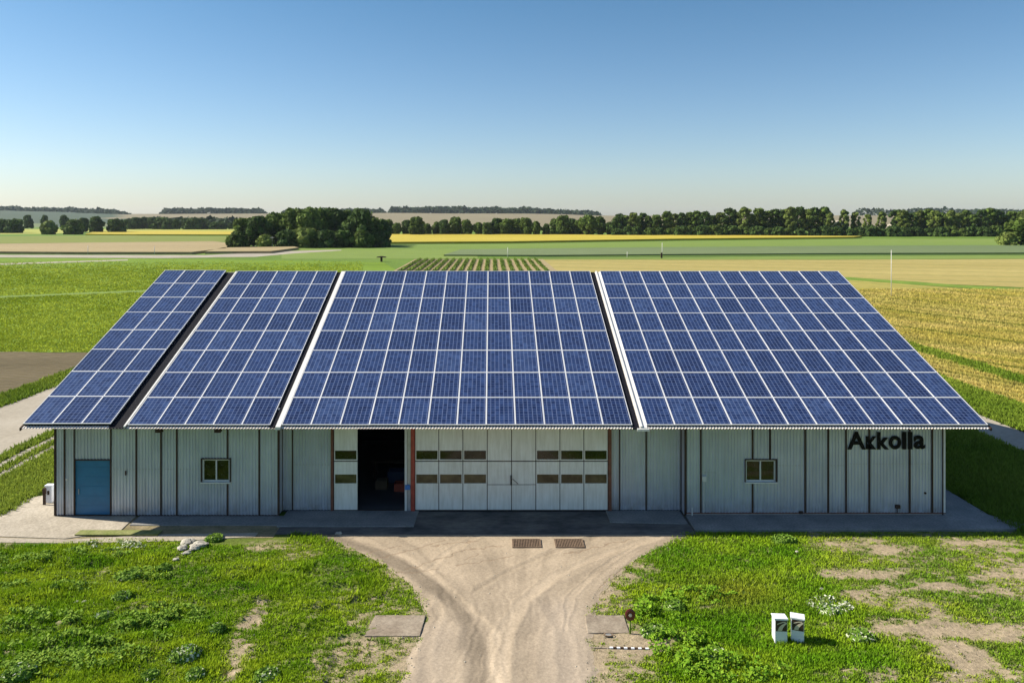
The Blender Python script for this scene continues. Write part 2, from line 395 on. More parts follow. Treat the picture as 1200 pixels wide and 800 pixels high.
# tan and golden fields to the right
sheet('tan_field', quad_px((560, 304), (640, 304.2), (800, 304.4), (960, 304.4), (1400, 302.8), (1400, 345), (1040, 330), (940, 326), (700, 326), (560, 326)), .004, M['tan_crop'])
gold = [(40.2, 58), (39.4, 75), (40, 120), (46, 170), (76, 175), (98, 137), (150, 60), (150, 22), (41, 22)]
sheet('golden_field', [(40.0, 18), (39.6, 60), (39.6, 90), (38, 130), (34, 160), (34, 180), (78, 176), (100, 141), (230, 128), (230, 18)], .008, M['gold_crop'])
gb = [(76, 178), (100, 143), (136, 130), (230, 120), (230, 127), (136, 139), (103, 150), (84, 181)]
sheet('green_strip', [(x, y) for x, y in gb], .016, M['verge'], wob=.6)
sheet('green_strip', [(44.6, 18), (44.2, 60), (44.6, 110), (46.0, 110), (46.4, 60), (46.8, 18)], .016, M['verge'], wob=.15)
sheet('grass_strip', [(34.7, 18), (34.7, 130), (39.4, 130), (39.4, 90), (39.9, 60), (39.6, 18)], .02, M['verge'], wob=.12)
sheet('road', [(31.7, 8), (31.7, 140), (34.6, 140), (34.6, 8)], .03, M['track'], wob=.08)
# left lane, tracks, ploughed field
sheet('ploughed_field', [(-120, 58), (-38.8, 58), (-38.6, 79.6), (-60, 80.6), (-120, 80)], .01, M['soil'], wob=.25)
sheet('grass_strip', [(-38.8, 20), (-38.8, 79), (-36.2, 79), (-36.2, 20)], .016, M['verge'], wob=.12)
sheet('lane', [(-36.3, 12), (-36.3, 130), (-29.0, 130), (-29.0, 12)], .024, M['track'], wob=.12)
sheet('wheel_track', [(-28.1, 12), (-28.1, 90), (-27.45, 90), (-27.45, 12)], .03, M['track'], wob=.08)
sheet('wheel_track', [(-27.0, 12), (-27.0, 90), (-26.5, 90), (-26.5, 12)], .03, M['track'], wob=.08)

# field tufts so that near crop surfaces read as plants
def tufts(name, X, Y, Z, Hh, W, colr, nb, mat, label, spread=1.0, kind='stuff', cat=None):
    """nb little upright triangles at each spot"""
    n = len(X); X = np.repeat(X, nb); Y = np.repeat(Y, nb); Z = np.repeat(Z, nb); Hh = np.repeat(Hh, nb); W = np.repeat(W, nb); C = np.repeat(colr, nb, 0)
    m = len(X); a = rng.random(m) * 2 * np.pi; lean = rng.normal(0, .45, (m, 2)) * Hh[:, None]
    ox = X + rng.normal(0, 1, m) * W * spread; oy = Y + rng.normal(0, 1, m) * W * spread
    hh = Hh * (.6 + .7 * rng.random(m)); ww = W * .5
    V = np.empty((m, 3, 3), np.float32)
    V[:, 0] = np.stack([ox - np.cos(a) * ww, oy - np.sin(a) * ww, Z - .02], 1)
    V[:, 1] = np.stack([ox + np.cos(a) * ww, oy + np.sin(a) * ww, Z - .02], 1)
    V[:, 2] = np.stack([ox + lean[:, 0], oy + lean[:, 1], Z + hh], 1)
    Cc = C * (.75 + .5 * rng.random((m, 1)))
    me = np_mesh(name, V.reshape(-1, 3), np.arange(m * 3).reshape(-1, 3), np.repeat(Cc, 3, 0))
    o = link(name, me, mat); tag(o, label, cat, None, kind); return o

def scatter_field(name, n, x0, x1, y0, y1, keep, h, wd, c0, c1, label, p=2.2, colf=None):
    # denser near the viewpoint
    u = rng.random(n); y = (y0 ** (1 - p) + u * (y1 ** (1 - p) - y0 ** (1 - p))) ** (1 / (1 - p))
    x = x0 + (x1 - x0) * rng.random(n)
    k = keep(x, y); x, y = x[k], y[k]
    t = fbm(x * .15, y * .15)[:, None]; t = np.clip((t - .3) / .4, 0, 1)
    c = np.array(c0) * (1 - t) + np.array(c1) * t
    if colf is not None: c = colf(x, y, c)
    return tufts(name, x, y, np.zeros(len(x)), np.full(len(x), h) * (y / y0) ** .25, wd * (y / y0) ** .8, c, 3, M['blade'], label)
def in_gold(x, y):
    r = (y * 1.0 + 2 * x) / math.sqrt(5)
    strip = (x > 44.4) & (x < 46.6)
    return (x > 40) & (np.abs(((r / 1.5) % 1) - .5) < .30)  & ~strip & (x / y < .75) & (y < 150)
def gold_col(x, y, c):
    r = (y + 2 * x) / math.sqrt(5)
    k = np.clip(sstep(.5, .68, fbm(r * .55, x * .012 + 3, 3)) * .75 + .25 * rng.random(len(x)), 0, 1)[:, None] * .45
    c = c * (1 - k) + np.array((.27, .31, .04)) * k
    r2 = r + (fbm(x * .05, y * .05, 2) - .5) * 1.2
    k = (.55 * (((r2 / 7.5) % 1) < .13) + .22 * (((r2 / 3.0) % 1) < .3))[:, None]; k = np.minimum(k, .85)
    return c * (1 - k) + np.array((.17, .20, .03)) * k
scatter_field('golden_crop', 260000, 40, 115, 54, 150, in_gold, .22, .07, (.58, .47, .10), (.74, .58, .18), 'ripening golden crop standing in rows right of the barn', 2.2, gold_col)
def in_green(x, y):
    ppy = HY + F * H / y; line = 347.9 - .041 * (CX + F * x / y)
    return (x / y > -.68) & (x / y < -.17) & (np.abs(ppy - line) > .9 + .5 * fbm(x * .3, y * .3, 2)) & (rng.random(x.shape) > sstep(185, 255, y))
scatter_field('green_crop', 150000, -175, -15, 80.3, 262, in_green, .14, .17, (.27, .36, .022), (.40, .49, .045), 'low bright green crop growing left of the barn')
def in_verge(x, y):
    a = (x > 34.7) & (x < 39.6) | (x > 44.4) & (x < 46.6) | (x > 23.4) & (x < 31.6) & (y < 75)
    b = (x > -38.7) & (x < -36.3) | (x > -28.9) & (x < -28.2) | (x > -27.4) & (x < -27.05) | (x > -26.4) & (x < -23)
    return (a | b) & (np.abs(x) / y < .8) & ((x > 0) | (y > 36))
scatter_field('verge_grass', 330000, -40, 48, 34, 95, in_verge, .22, .10, (.13, .22, .018), (.26, .34, .04), 'grass growing on the verges along the lanes beside the barn', 1.6)

# ------------------------------------------------------------ hills
def hill_crest(px):
    return np.interp(px, [-900, -200, 0, 150, 300, 460, 650, 720, 800, 1300, 2000], [246, 244, 246.3, 250.5, 250.2, 249.6, 250.8, 252.6, 252.2, 252.4, 251])
nu, nd = 220, 60
U = np.linspace(-1500, 2300, nu); Dd = np.concatenate([np.linspace(900, 2800, 42), np.linspace(2900, 6200, nd - 42)])
UU, DD = np.meshgrid(U, Dd)
cr = 14 + (HY - hill_crest(UU)) / F * 2800
zz = cr * sstep(1000, 2800, DD) ** 1.0 - .6 + 0 * UU
zz += (fbm(UU * .01 + 3, DD * .002) - .5) * 6 * sstep(1100, 1800, DD)
zz *= np.where(DD > 2800, 1 - .45 * sstep(2800, 6200, DD), 1)
Xh = (UU - CX) / F * DD
ch = np.empty((*UU.shape, 3)); ch[:] = (.055, .078, .05)                       # field colours on the slope
py = HY - (zz - H) / DD * F
beige = ((UU > 130) & (UU < 345) & (py < 256.5 - (UU - 150) * .004) & (UU > 1150 - 4 * py)) | ((UU >= 345) & (UU < 1100)) 
ch[beige] = (.20, .17, .105)
pale = (UU > 110) & (UU < 345) & (py > 262); ch[pale] = (.12, .14, .07)
ch[(UU < 60) & (py > 262)] = (.13, .16, .07)
me = np_mesh('hills', np.stack([Xh, DD, zz], -1).reshape(-1, 3), grid_faces(nu, nd), ch.reshape(-1, 3))
M['hill'] = attr_mat('hill_fields', .02, .95, 0, .1, .12)
hl = link('hills', me, M['hill'], smooth=True); tag(hl, kind='structure')
def hill_z(px, D):
    c = 14 + (HY - hill_crest(px)) / F * 2800
    return float(c * sstep(1000, 2800, np.float64(D)) - .6 + (fbm(px * .01 + 3, D * .002) - .5) * 6 * sstep(1100, 1800, np.float64(D)))

def leaf_quads(P, S, outw, col0, col1, jit=.35):
    """one irregular quad per point"""
    m = len(P); nrm = outw + rng.normal(0, .45, (m, 3)); nrm /= np.linalg.norm(nrm, axis=1)[:, None] + 1e-9
    t = np.cross(nrm, rng.normal(0, 1, (m, 3))); t /= np.linalg.norm(t, axis=1)[:, None] + 1e-9
    b = np.cross(nrm, t)
    V = np.empty((m, 4, 3), np.float32); s = S[:, None]
    for k, (a, c) in enumerate(((-1, -.6), (.7, -1), (1, .7), (-.6, 1))):
        V[:, k] = P + t * s * a * (1 + rng.normal(0, jit, (m, 1))) + b * s * c * (1 + rng.normal(0, jit, (m, 1)))
    r = rng.random((m, 1)); C = np.array(col0) * (1 - r) + np.array(col1) * r
    return V.reshape(-1, 3), np.arange(m * 4).reshape(-1, 4), np.repeat(C, 4, 0)

def wood_band(px0, px1, D, h, label, n=1500, ztop=None):
    pu = px0 + (px1 - px0) * rng.random(n); d = D + rng.normal(0, 30, n)
    hh = h * (.55 + .75 * fbm(pu * .11, pu * 0 + 4.2, 3)) * sstep(0, 8, np.minimum(pu - px0, px1 - pu) + 2)
    zb = np.array([hill_z(a, min(2800, b)) for a, b in zip(pu, d)])
    P = np.stack([(pu - CX) / F * d, d, zb + hh * rng.random(n) ** .8 - 1.5], 1)
    V, Fq, C = leaf_quads(P, np.full(n, 4.6), np.tile((0, -.3, .8), (n, 1)), (.014, .028, .014), (.03, .048, .022))
    o = link('distant_wood', np_mesh('distant_wood', V, Fq, C), M['leaf']); tag(o, label, None, None, 'stuff')
wood_band(-160, 142, 2760, 17, 'bluish wooded crest of the far hill on the left', 3600)
wood_band(90, 152, 2600, 8, 'low tree belt on the slope below the far left crest', 500)
wood_band(188, 312, 2760, 20, 'long dark wood on the crest behind the big grove', 1800)
wood_band(330, 452, 2760, 17, 'patchy wood on the crest behind the right half of the grove', 1500)
wood_band(455, 648, 2760, 24, 'long straight dark wood on the middle of the horizon', 3000)
wood_band(640, 705, 2650, 17, 'small broken trees at the right end of the horizon wood', 600)
wood_band(1000, 1500, 2700, 24, 'hazy wood on the horizon behind the right-hand trees', 3000)
wood_band(150, 290, 1150, 12, 'low bluish hedge line at the foot of the left hill', 2200)

# ------------------------------------------------------------ trees
def crown_mesh(name, hgt, wid, base, kind, nleaf, s, c0, c1):
    """clumps of leaf-sized faces round many sub-crowns"""
    cl = []
    nc = {'round': 26, 'tall': 22, 'bush': 22, 'wide': 38}[kind]
    for k in range(nc):
        t = (k + .5) / nc; z = base + (hgt - base) * t
        if kind == 'tall': r = wid * .5 * (.45 + .75 * math.sin(math.pi * min(1, t * .86 + .12)))
        elif kind == 'bush': r = wid * .5 * math.sqrt(max(.05, 1 - t ** 2.2))
        else: r = wid * .5 * math.sqrt(max(.06, 1 - (2 * (t - .42)) ** 2 * .82))
        a = k * 2.399 + random.uniform(-.5, .5); q = r * random.uniform(.35, .85)
        rr = wid * random.uniform(.10, .24) * (1.15 if kind != 'tall' else .95)
        cl.append((q * math.cos(a), q * math.sin(a), min(z, hgt - rr * .8), rr, rr * random.uniform(.7, 1.0)))
    Vs, Fs, Cs, off = [], [], [], 0
    tot = sum(c[3] ** 2 for c in cl)
    for (x, y, z, r, rz) in cl:
        m = int(nleaf * r * r / tot); d = rng.normal(0, 1, (m, 3)); d /= np.linalg.norm(d, axis=1)[:, None]
        rad = (.45 + .6 * rng.random((m, 1)) ** .6)
        P = np.array([x, y, z]) + d * rad * np.array([r, r, rz])
        P[:, 2] = np.maximum(P[:, 2], base * .6)
        g = random.uniform(.6, 1.35)
        V, Fq, C = leaf_quads(P, s * (.6 + .8 * rng.random(m)), d, np.array(c0) * g, np.array(c1) * g)
        Vs.append(V); Fs.append(Fq + off); Cs.append(C); off += len(V)
    return np_mesh(name, np.concatenate(Vs), np.concatenate(Fs), np.concatenate(Cs))
def trunk_mesh(name, hgt, r, lean=.3, limbs=6):
    mb = MB(); p = Vector((0, 0, -.3)); k = 6
    pts = [Vector((math.sin(i * 1.3) * lean * i / k, math.cos(i * 1.7) * lean * i / k, -.3 + hgt * .85 * i / k)) for i in range(k + 1)]
    for i in range(k): mb.tube(pts[i], pts[i + 1], r * (1 - i / k * .8), r * (1 - (i + 1) / k * .8), 7)
    for i in range(limbs):
        a = i * 2.4; q = pts[2 + i % 4]; L = hgt * .22
        mb.tube(q, q + Vector((math.cos(a) * L, math.sin(a) * L, L * .8)), r * .4, r * .12, 5)
    return mb.mesh(name)
OAK = ((.045, .080, .014), (.115, .165, .032)); DARK = ((.028, .058, .014), (.075, .120, .028)); LIGHT = ((.09, .13, .025), (.17, .21, .05))
protos = {}
def proto(key, kind, hgt, wid, base, nleaf, s, cols, tr):
    protos[key] = (crown_mesh(key + '_crown', hgt, wid, base, kind, nleaf, s, *cols), trunk_mesh(key + '_trunk', hgt, tr), hgt)
for me_i, k in enumerate(('a', 'b', 'c')):
    proto('broad_' + k, 'round', 16, 15, 2.0, 5200, .55, (OAK, DARK, OAK)[me_i], .4)
    proto('tall_' + k, 'tall', 20, 8.2, 4.6, 2600, .60, (OAK, LIGHT, DARK)[me_i], .28)
    proto('bush_' + k, 'bush', 7, 10, .2, 2200, .55, (OAK, DARK, LIGHT)[me_i], .2)
for mesh_c, mesh_t, _ in protos.values():
    mesh_c.materials.append(M['leaf']); mesh_t.materials.append(M['bark'])
def tree(name, key, px, D, hgt, label, group, wide=1.0):
    mc, mt, h0 = protos[key]
    z = hill_z(px, D) if D > 1000 else -.05
    o = empty(name, (XD(px, D), D, z), (0, 0, random.uniform(0, 6.28)))
    s = hgt / h0; o.scale = (s * wide, s * wide, s)
    tag(o, label, 'tree' if 'bush' not in name else 'bush', group)
    for nm, me in (('trunk', mt), ('crown', mc)):
        c = bpy.data.objects.new(nm, me); COL.objects.link(c); c.parent = o
    return o
ORD = ['first', 'second', 'third', 'fourth', 'fifth', 'sixth', 'seventh', 'eighth', 'ninth', 'tenth', 'eleventh', 'twelfth', 'thirteenth', 'fourteenth', 'fifteenth', 'sixteenth', 'seventeenth', 'eighteenth', 'nineteenth', 'twentieth']
ORD += ['twenty-' + o for o in ORD[:9]] + ['thirtieth'] + ['thirty-' + o for o in ORD[:9]] + ['fortieth'] + ['forty-' + o for o in ORD[:9]] + ['fiftieth']
def row(specs, name, text, group):
    specs = sorted(specs, key=lambda s: s[1])
    for i, (key, px, D, hgt, wide) in enumerate(specs):
        tree(name, key, px, D, hgt, text % ORD[i], group, wide)
# grove behind the left arrays
row([('broad_a', 286, 372, 13.5, 1.0), ('broad_b', 304, 366, 14.5, .95), ('broad_c', 322, 378, 16, .95), ('broad_a', 345, 372, 18, .95),
     ('broad_c', 366, 370, 18.2, .9), ('broad_b', 386, 374, 18.3, 1.0), ('broad_c', 404, 380, 17, .9), ('broad_b', 421, 368, 18, .95),
     ('broad_a', 437, 380, 14, .95), ('broad_b', 447, 392, 13, .9)], 'broadleaf_tree', '%s tree from the left at the front of the big grove', 'trees of the big grove')
row([('bush_a', 278, 362, 7, 1.1), ('bush_c', 312, 357, 6, 1), ('bush_b', 338, 358, 8, 1), ('bush_c', 358, 358, 9, 1.0), ('bush_b', 380, 358, 8, 1),
     ('bush_b', 402, 360, 8, 1), ('bush_a', 424, 360, 8, 1.1), ('bush_b', 444, 366, 8, 1)], 'grove_bush', '%s low bush from the left along the foot of the big grove', 'bushes along the grove edge')
# mid tree line behind the yellow field
sp = []
px = 456
while px < 728:
    sp.append((random.choice(['broad_a', 'broad_b', 'broad_c']), px, random.uniform(585, 610), random.uniform(9, 14.5) + (1.5 if px > 640 else 0), random.uniform(.75, 1.0))); px += random.uniform(9, 13.5)
row(sp, 'broadleaf_tree', '%s dark tree from the left in the low row behind the yellow field', 'trees in the low row behind the yellow field')
# right tree line: tall trees, understory in front, second rank behind
sp = []
px = 733
while px < 1215:
    if 976 < px < 985: px = 986
    if 1042 < px < 1050: px = 1051
    gap = 968 < px < 1040
    key = random.choice(['tall_a', 'tall_b', 'tall_c']) if not gap else random.choice(['tall_b', 'tall_b', 'tall_a'])
    hh = np.interp(px, [730, 800, 860, 900, 960, 1030, 1080, 1130, 1215], [17.5, 18, 20.5, 21.5, 21, 19.5, 20, 20, 19.5]) * random.uniform(.93, 1.04)
    sp.append((key, px, random.uniform(578, 598), float(hh) * random.choice([.86, .94, 1, 1, 1.03]), random.uniform(1.0, 1.35) if not gap else .95)); px += random.uniform(9.5, 13) * (1.3 if gap else .82)
row(sp, 'tall_tree', '%s tall tree from the left in the high row on the right horizon', 'tall trees in the high row on the right')
sp = []
px = 726
while px < 1215:
    if not 962 < px < 1052: sp.append((random.choice(['tall_a', 'tall_c']), px, random.uniform(612, 625), random.uniform(15, 18), random.uniform(1.2, 1.5)))
    px += random.uniform(14, 19)
row(sp, 'tall_tree', '%s tree from the left in the second rank behind the high right-hand row', 'trees of the rear rank on the right')
sp = []
px = 722
while px < 1215:
    sp.append((random.choice(['bush_a', 'bush_b', 'bush_b']), px, random.uniform(566, 574), random.uniform(5.5, 8.5), random.uniform(.9, 1.15))); px += random.uniform(11, 16)
row(sp, 'hedge_bush', '%s dark bush from the left under the high row on the right', 'bushes under the high row on the right')
tree('broadleaf_tree', 'broad_a', 1196, 385, 12.5, 'big bushy tree standing forward at the right edge of the fields', None, 1.25)
tree('hedge_bush', 'bush_c', 1180, 378, 6.5, 'low bush at the foot of the forward tree on the right edge', None, 1.0)
for (px, D, w_, h_, lab) in ((981, 655, 15, 11, 'pale farm building glimpsed through the gap in the tall right-hand row'), (1046, 655, 11, 8.5, 'small pale building half hidden right of the gap in the right-hand row')):
    o = empty('farm_building', (XD(px, D), D, -.04)); tag(o, lab, 'building')
    MB().box(-w_/2, w_/2, -4, 4, 0, h_ * .7).build('wall', M['path'], o)
    MB().prism([(-w_/2 - .5, h_ * .701), (w_/2 + .5, h_ * .701), (0, h_ * 1.05)], -4.4, 4.4, 'y').build('roof', M['track'], o)
    for k in (-1, 1): MB().box(k * w_ * .22 - .7, k * w_ * .22 + .7, -4.08, -4.003, h_ * .4, h_ * .55).build('window', M['pane'], o)
# left far trees
for (key, px, D, hh, wd, lab) in [('bush_b', 2, 705, 12, 1.2, 'dark rounded tree cut by the left edge of the far fields'), ('bush_b', 18, 700, 12.5, .9, 'dark rounded tree second from the left edge of the far fields'),
    ('broad_b', 33, 960, 17, .7, 'small tree behind the gap left of the lone bush'), ('broad_b', 52, 960, 17, .6, 'small upright bluish tree behind the lone bush'), ('broad_b', 75, 960, 17, .75, 'bluish tree between the lone bush and the big left clump'),
    ('bush_c', 58, 640, 11, .85, 'lone rounded bush standing in the fields on the far left'), ('bush_a', 86, 640, 12, 1.05, 'front bushy tree of the left clump'),
    ('broad_b', 97, 720, 13.5, .9, 'tall tree at the back of the left clump'), ('broad_b', 113, 700, 15, 1.0, 'tallest dark tree of the left clump'), ('bush_b', 136, 700, 12.5, 1.0, 'dark bushy tree at the right end of the left clump')]:
    tree('field_tree', key, px, D, hh, lab, 'trees in the far left fields', wd)
sp = []
px = 150
while px < 275:
    sp.append((random.choice(['broad_b', 'bush_b']), px, random.uniform(900, 930), random.uniform(12, 14.5) if px < 235 else random.uniform(7, 9), random.uniform(.8, 1.05))); px += random.uniform(7, 11)
row(sp, 'hedge_tree', '%s tree from the left in the bluish row right of the left clump', 'trees of the bluish row on the left')

# ------------------------------------------------------------ field poles, vine rows
for (px, y1, y0, lab) in [(319, 277.5, 290.5, 'pale pole in front of the grove, left one'), (357, 279, 290.5, 'pale pole in front of the grove, right one'),
    (103, 288, 298, 'thin marker pole in the beige wheat field, left one'), (181, 288.5, 298, 'thin marker pole in the beige wheat field, right one'),
    (595, 290, 301, 'thin pale pole above the crop rows behind the ridge'), (735, 295, 302, 'short thin pole in the green strip above the long right array'),
    (776, 284.5, 302.5, 'tall pale pole with a dark box at its foot'), (1044.5, 293, 347, 'tall lone pale pole in the golden field on the right')]:
    x, D = G(px, y0); h = (y0 - y1) / F * D
    o = empty('field_pole', (x, D, 0)); tag(o, lab, 'pole', 'poles in the fields')
    r = .045 * (D / 137) ** .8
    MB().tube((0, 0, -.3), (0, 0, h), r * 1.5, r, 8).build('shaft', M['pole'], o, True)
    MB().tube((0, 0, h), (0, 0, h + r * 1.2), r * 1.4, r * 1.2, 8).build('cap', M['galv'], o)
    if px in (319, 357): MB().box(-.9, .9, -.08, .08, h - .5, h - .3).build('crossarm', M['pole'], o)
    if px == 776:
        MB().box(-.55, -.02, -.5, -.05, 0, 1.9).build('meter_box', M['seam'], o, bevel=.03)
x, D = G(447, 306.5)
o = empty('feeder', (x, D, 0)); tag(o, 'small dark feeder with a flat roof standing in the green field', 'feeder')
MB().tube((0, 0, -.2), (0, 0, 1.3), .35, .35, 8).build('post', M['seam'], o); MB().prism([(-1.6, 1.3), (1.6, 1.3), (1.3, 1.55), (0, 1.75), (-1.3, 1.55)], -.8, .8, 'y').build('feeder_roof', M['seam'], o)
# planted rows behind the ridge
vr0 = None
for i in range(18):
    xa = -24.0 + i * 2.25
    if vr0 is None:
        m = 260; yy = np.linspace(0, 60, m)
        P = np.stack([rng.normal(0, .2, m * 4), np.repeat(yy, 4), rng.random(m * 4) * .5], 1)
        V, Fq, C = leaf_quads(P, np.full(len(P), .22), np.tile((0, 0, .8), (len(P), 1)), (.10, .16, .02), (.18, .24, .05))
        vr0 = link('crop_row', np_mesh('crop_row', V, Fq, C), M['leaf']); o = vr0
    else:
        o = vr0.copy(); COL.objects.link(o)
    o.location = (xa, 196 - .0 * i, 0)
    side = ORD[i]
    tag(o, '%s green planted row from the left just beyond the roof ridge' % side, 'crop row', 'planted rows beyond the ridge')
sheet('planted_soil', [(-26, 192), (17, 192), (17, 258), (-26, 258)], .018, M['wheat'])

# ------------------------------------------------------------ foreground meadow
def poly_dist(px, py, line):
    d = np.full(px.shape, 1e9)
    for (a, b) in zip(line[:-1], line[1:]):
        ax, ay = a; bx, by = b; L = (bx - ax) ** 2 + (by - ay) ** 2
        t = np.clip(((px - ax) * (bx - ax) + (py - ay) * (by - ay)) / L, 0, 1)
        d = np.minimum(d, np.hypot(px - ax - t * (bx - ax), py - ay - t * (by - ay)))
    return d
def drive_l(y):
    q = [G(*p) for p in ((352, 620), (372, 627), (405, 640), (440, 655), (463, 670), (486, 690), (497, 710), (499, 725), (492, 750), (480, 775), (470, 800), (455, 850))]
    ys = [b for a, b in q][::-1]; xs = [a for a, b in q][::-1]; return np.interp(y, ys, xs)
def drive_r(y):
    q = [G(*p) for p in ((806, 620), (802, 627), (778, 639), (752, 652), (732, 665), (712, 680), (696, 700), (690, 722), (689, 750), (691, 775), (693, 800), (697, 850))]
    ys = [b for a, b in q][::-1]; xs = [a for a, b in q][::-1]; return np.interp(y, ys, xs)
bare_spots = [  # photo spot, radii in metres, strength
    (290, 735, .45, 2.3, .75), (280, 775, .55, 1.4, .8), (320, 640, 1.9, .7, .45), (352, 650, 1.0, .5, .6), (370, 715, .25, 1.6, .5), (405, 690, .9, 1.6, .32), (440, 715, 1.3, 2.2, .42), (380, 770, .5, 1.4, .7), (410, 770, 1.4, 1.7, .72), (460, 775, 1.0, 1.8, .45),
    (715, 700, .9, 1.5, .62), (735, 680, .9, 1.0, .5), (730, 745, 1.8, 1.1, .95), (725, 780, 1.6, 1.6, .6), (760, 670, .6, .8, .4), (715, 765, 1.6, .6, .8),
    (1020, 640, 2.2, .9, .62), (1010, 672, 2.0, .55, .75), (1035, 700, 2.4, .8, .45), (1150, 640, 2.4, .9, .55), (1175, 665, 1.5, 1.3, .62), (1110, 688, 1.0, .4, .55), (1190, 690, 1.6, 1.0, .5),
    (1060, 735, 3.4, .65, .7), (1150, 740, 3.0, .6, .75), (1115, 735, 1.4, 1.2, .4), (1130, 770, .95, 1.2, .9), (1170, 745, 1.3, .5, .8), (1020, 790, 1.5, .6, .5), (1100, 795, 1.3, .5, .45), (1195, 800, .7, .8, .5), (890, 625, .8, .3, .45), (160, 628, 3.0, .35, .35), (60, 625, 1.6, .3, .4), (0, 640, .8, .8, .5)]
spots_w = [(*G(a, b), c, d, s) for a, b, c, d, s in bare_spots]
def bare(x, y):
    b = np.zeros(np.shape(x))
    for (sx, sy, rx, ry, s) in spots_w:
        d = np.sqrt(((x - sx) / rx) ** 2 + ((y - sy) / ry) ** 2)
        b = np.maximum(b, s * (1 - sstep(.45, 1.25, d)))
    rightish = sstep(12.0, 15.0, x) * .20
    nz = fbm(x * .9 + 40, y * 2.0 + 9, 5)
    fine = fbm(x * 5 + 3, y * 8, 3)
    v = b * .8 + rightish + (nz - .5) * 1.1 + (fine - .5) * 1.1
    edge = np.minimum(np.abs(x - drive_l(y)), np.abs(x - drive_r(y)))
    v = v + .28 * (1 - sstep(0, 1.1, edge)) * (y < 34)
    return sstep(.12, .78, v)
def bumps(x, y):
    a = (fbm(x * .8, y * 1.7 + 50, 4) - .45) * .52
    fade = np.where(x < -5, 1.0, .35)
    inside = (x > drive_l(y) - .2) & (x < drive_r(y) + .2)
    e = np.minimum(np.abs(x - drive_l(y)), np.abs(x - drive_r(y)))
    k = np.where(inside, 0, sstep(0, 1.2, e)) * (1 - sstep(31.5, 33.2, y)) * sstep(-34, -31, x)
    return np.maximum(0, a) * fade * k
GX0, GX1, GY0, GY1 = -36, 42, 15, 34.3
nx, ny = 740, 230
gx, gy = np.meshgrid(np.linspace(GX0, GX1, nx), np.linspace(GY0, GY1, ny))
bz = bumps(gx, gy); br = bare(gx, gy)
t = fbm(gx * .35 + 8, gy * .5, 4)[..., None]; t = np.clip((t - .3) / .4, 0, 1)
grass_c = np.array((.07, .11, .014)) * (1 - t) + np.array((.12, .15, .025)) * t
soil_c = np.array((.31, .245, .16)) * (.8 + .4 * fbm(gx * 2.2, gy * 3 + 3, 4)[..., None])
gc = grass_c * (1 - br[..., None]) + soil_c * br[..., None]
me = np_mesh('meadow_ground', np.stack([gx, gy, bz], -1).reshape(-1, 3), grid_faces(nx, ny), gc.reshape(-1, 3))
link('meadow_ground', me, M['soilgrass'], smooth=True)['kind'] = 'structure'

# grass blades
CONC = [(-21.6, -9.6, 33.55, 36.1)]
def blade_ok(x, y):
    ok = (y < 34.1) | (x < -24.2) & (y < 40) | (x > 23.6) & (y < 40)
    ok &= ~((x > drive_l(y) + rng.normal(0, .10, x.shape)) & (x < drive_r(y) + rng.normal(0, .10, x.shape)))
    ok &= ~((x > -4.32) & (x < -2.28) & (y > 25.55) & (y < 27.0))
    ok &= ~((x > 3.2) & (x < 4.72) & (y > 25.7) & (y < 27.05))
    ok &= ~((x < -8.9) & (x > -24.0) & (y > 33.15 + .35 * np.sin(x * .7)))
    ok &= (np.abs(x - 1) / y < .86)
    return ok
n = 260000
yy = (20.5 ** -.6 + rng.random(n) * (40 ** -.6 - 20.5 ** -.6)) ** (1 / -.6)
xx = -34 + 74 * rng.random(n)
k = blade_ok(xx, yy); xx, yy = xx[k], yy[k]
b = bare(xx, yy); k = rng.random(len(xx)) > b ** 1.3 * .97; xx, yy, b = xx[k], yy[k], b[k]
zz_ = bumps(xx, yy)
tall = sstep(.5, .66, fbm(xx * .5 + 90, yy * .8, 3)); lush = sstep(6, 8, xx) * (1 - sstep(12, 14.5, xx))
hh = .045 + .055 * rng.random(len(xx)) + .07 * tall * (xx < -4) + .04 * lush - .05 * b
t = np.clip((fbm(xx * .5 + 20, yy * .9 + 7, 4) - .3) / .4, 0, 1)[:, None]
c = np.array((.15, .32, .008)) * (1 - t) + np.array((.36, .50, .020)) * t
c = c * (1 - .3 * lush[:, None]) + np.array((.10, .29, .012)) * .3 * lush[:, None]
dry = np.clip(b * 1.1 + sstep(12, 15, xx) * .32, 0, .9)[:, None] * rng.random((len(xx), 1))
c = c * (1 - dry) + np.array((.30, .25, .10)) * dry
yel = np.exp(-(((xx - 9.0) / 1.7) ** 2 + ((yy - 28.6) / 1.3) ** 2))[:, None] * .7
c = c * (1 - yel) + np.array((.29, .29, .03)) * yel
tufts('meadow_grass', xx, yy, zz_, hh, np.full(len(xx), .055), c, 4, M['blade'], 'short uneven grass growing on both sides of the drive', 1.0)

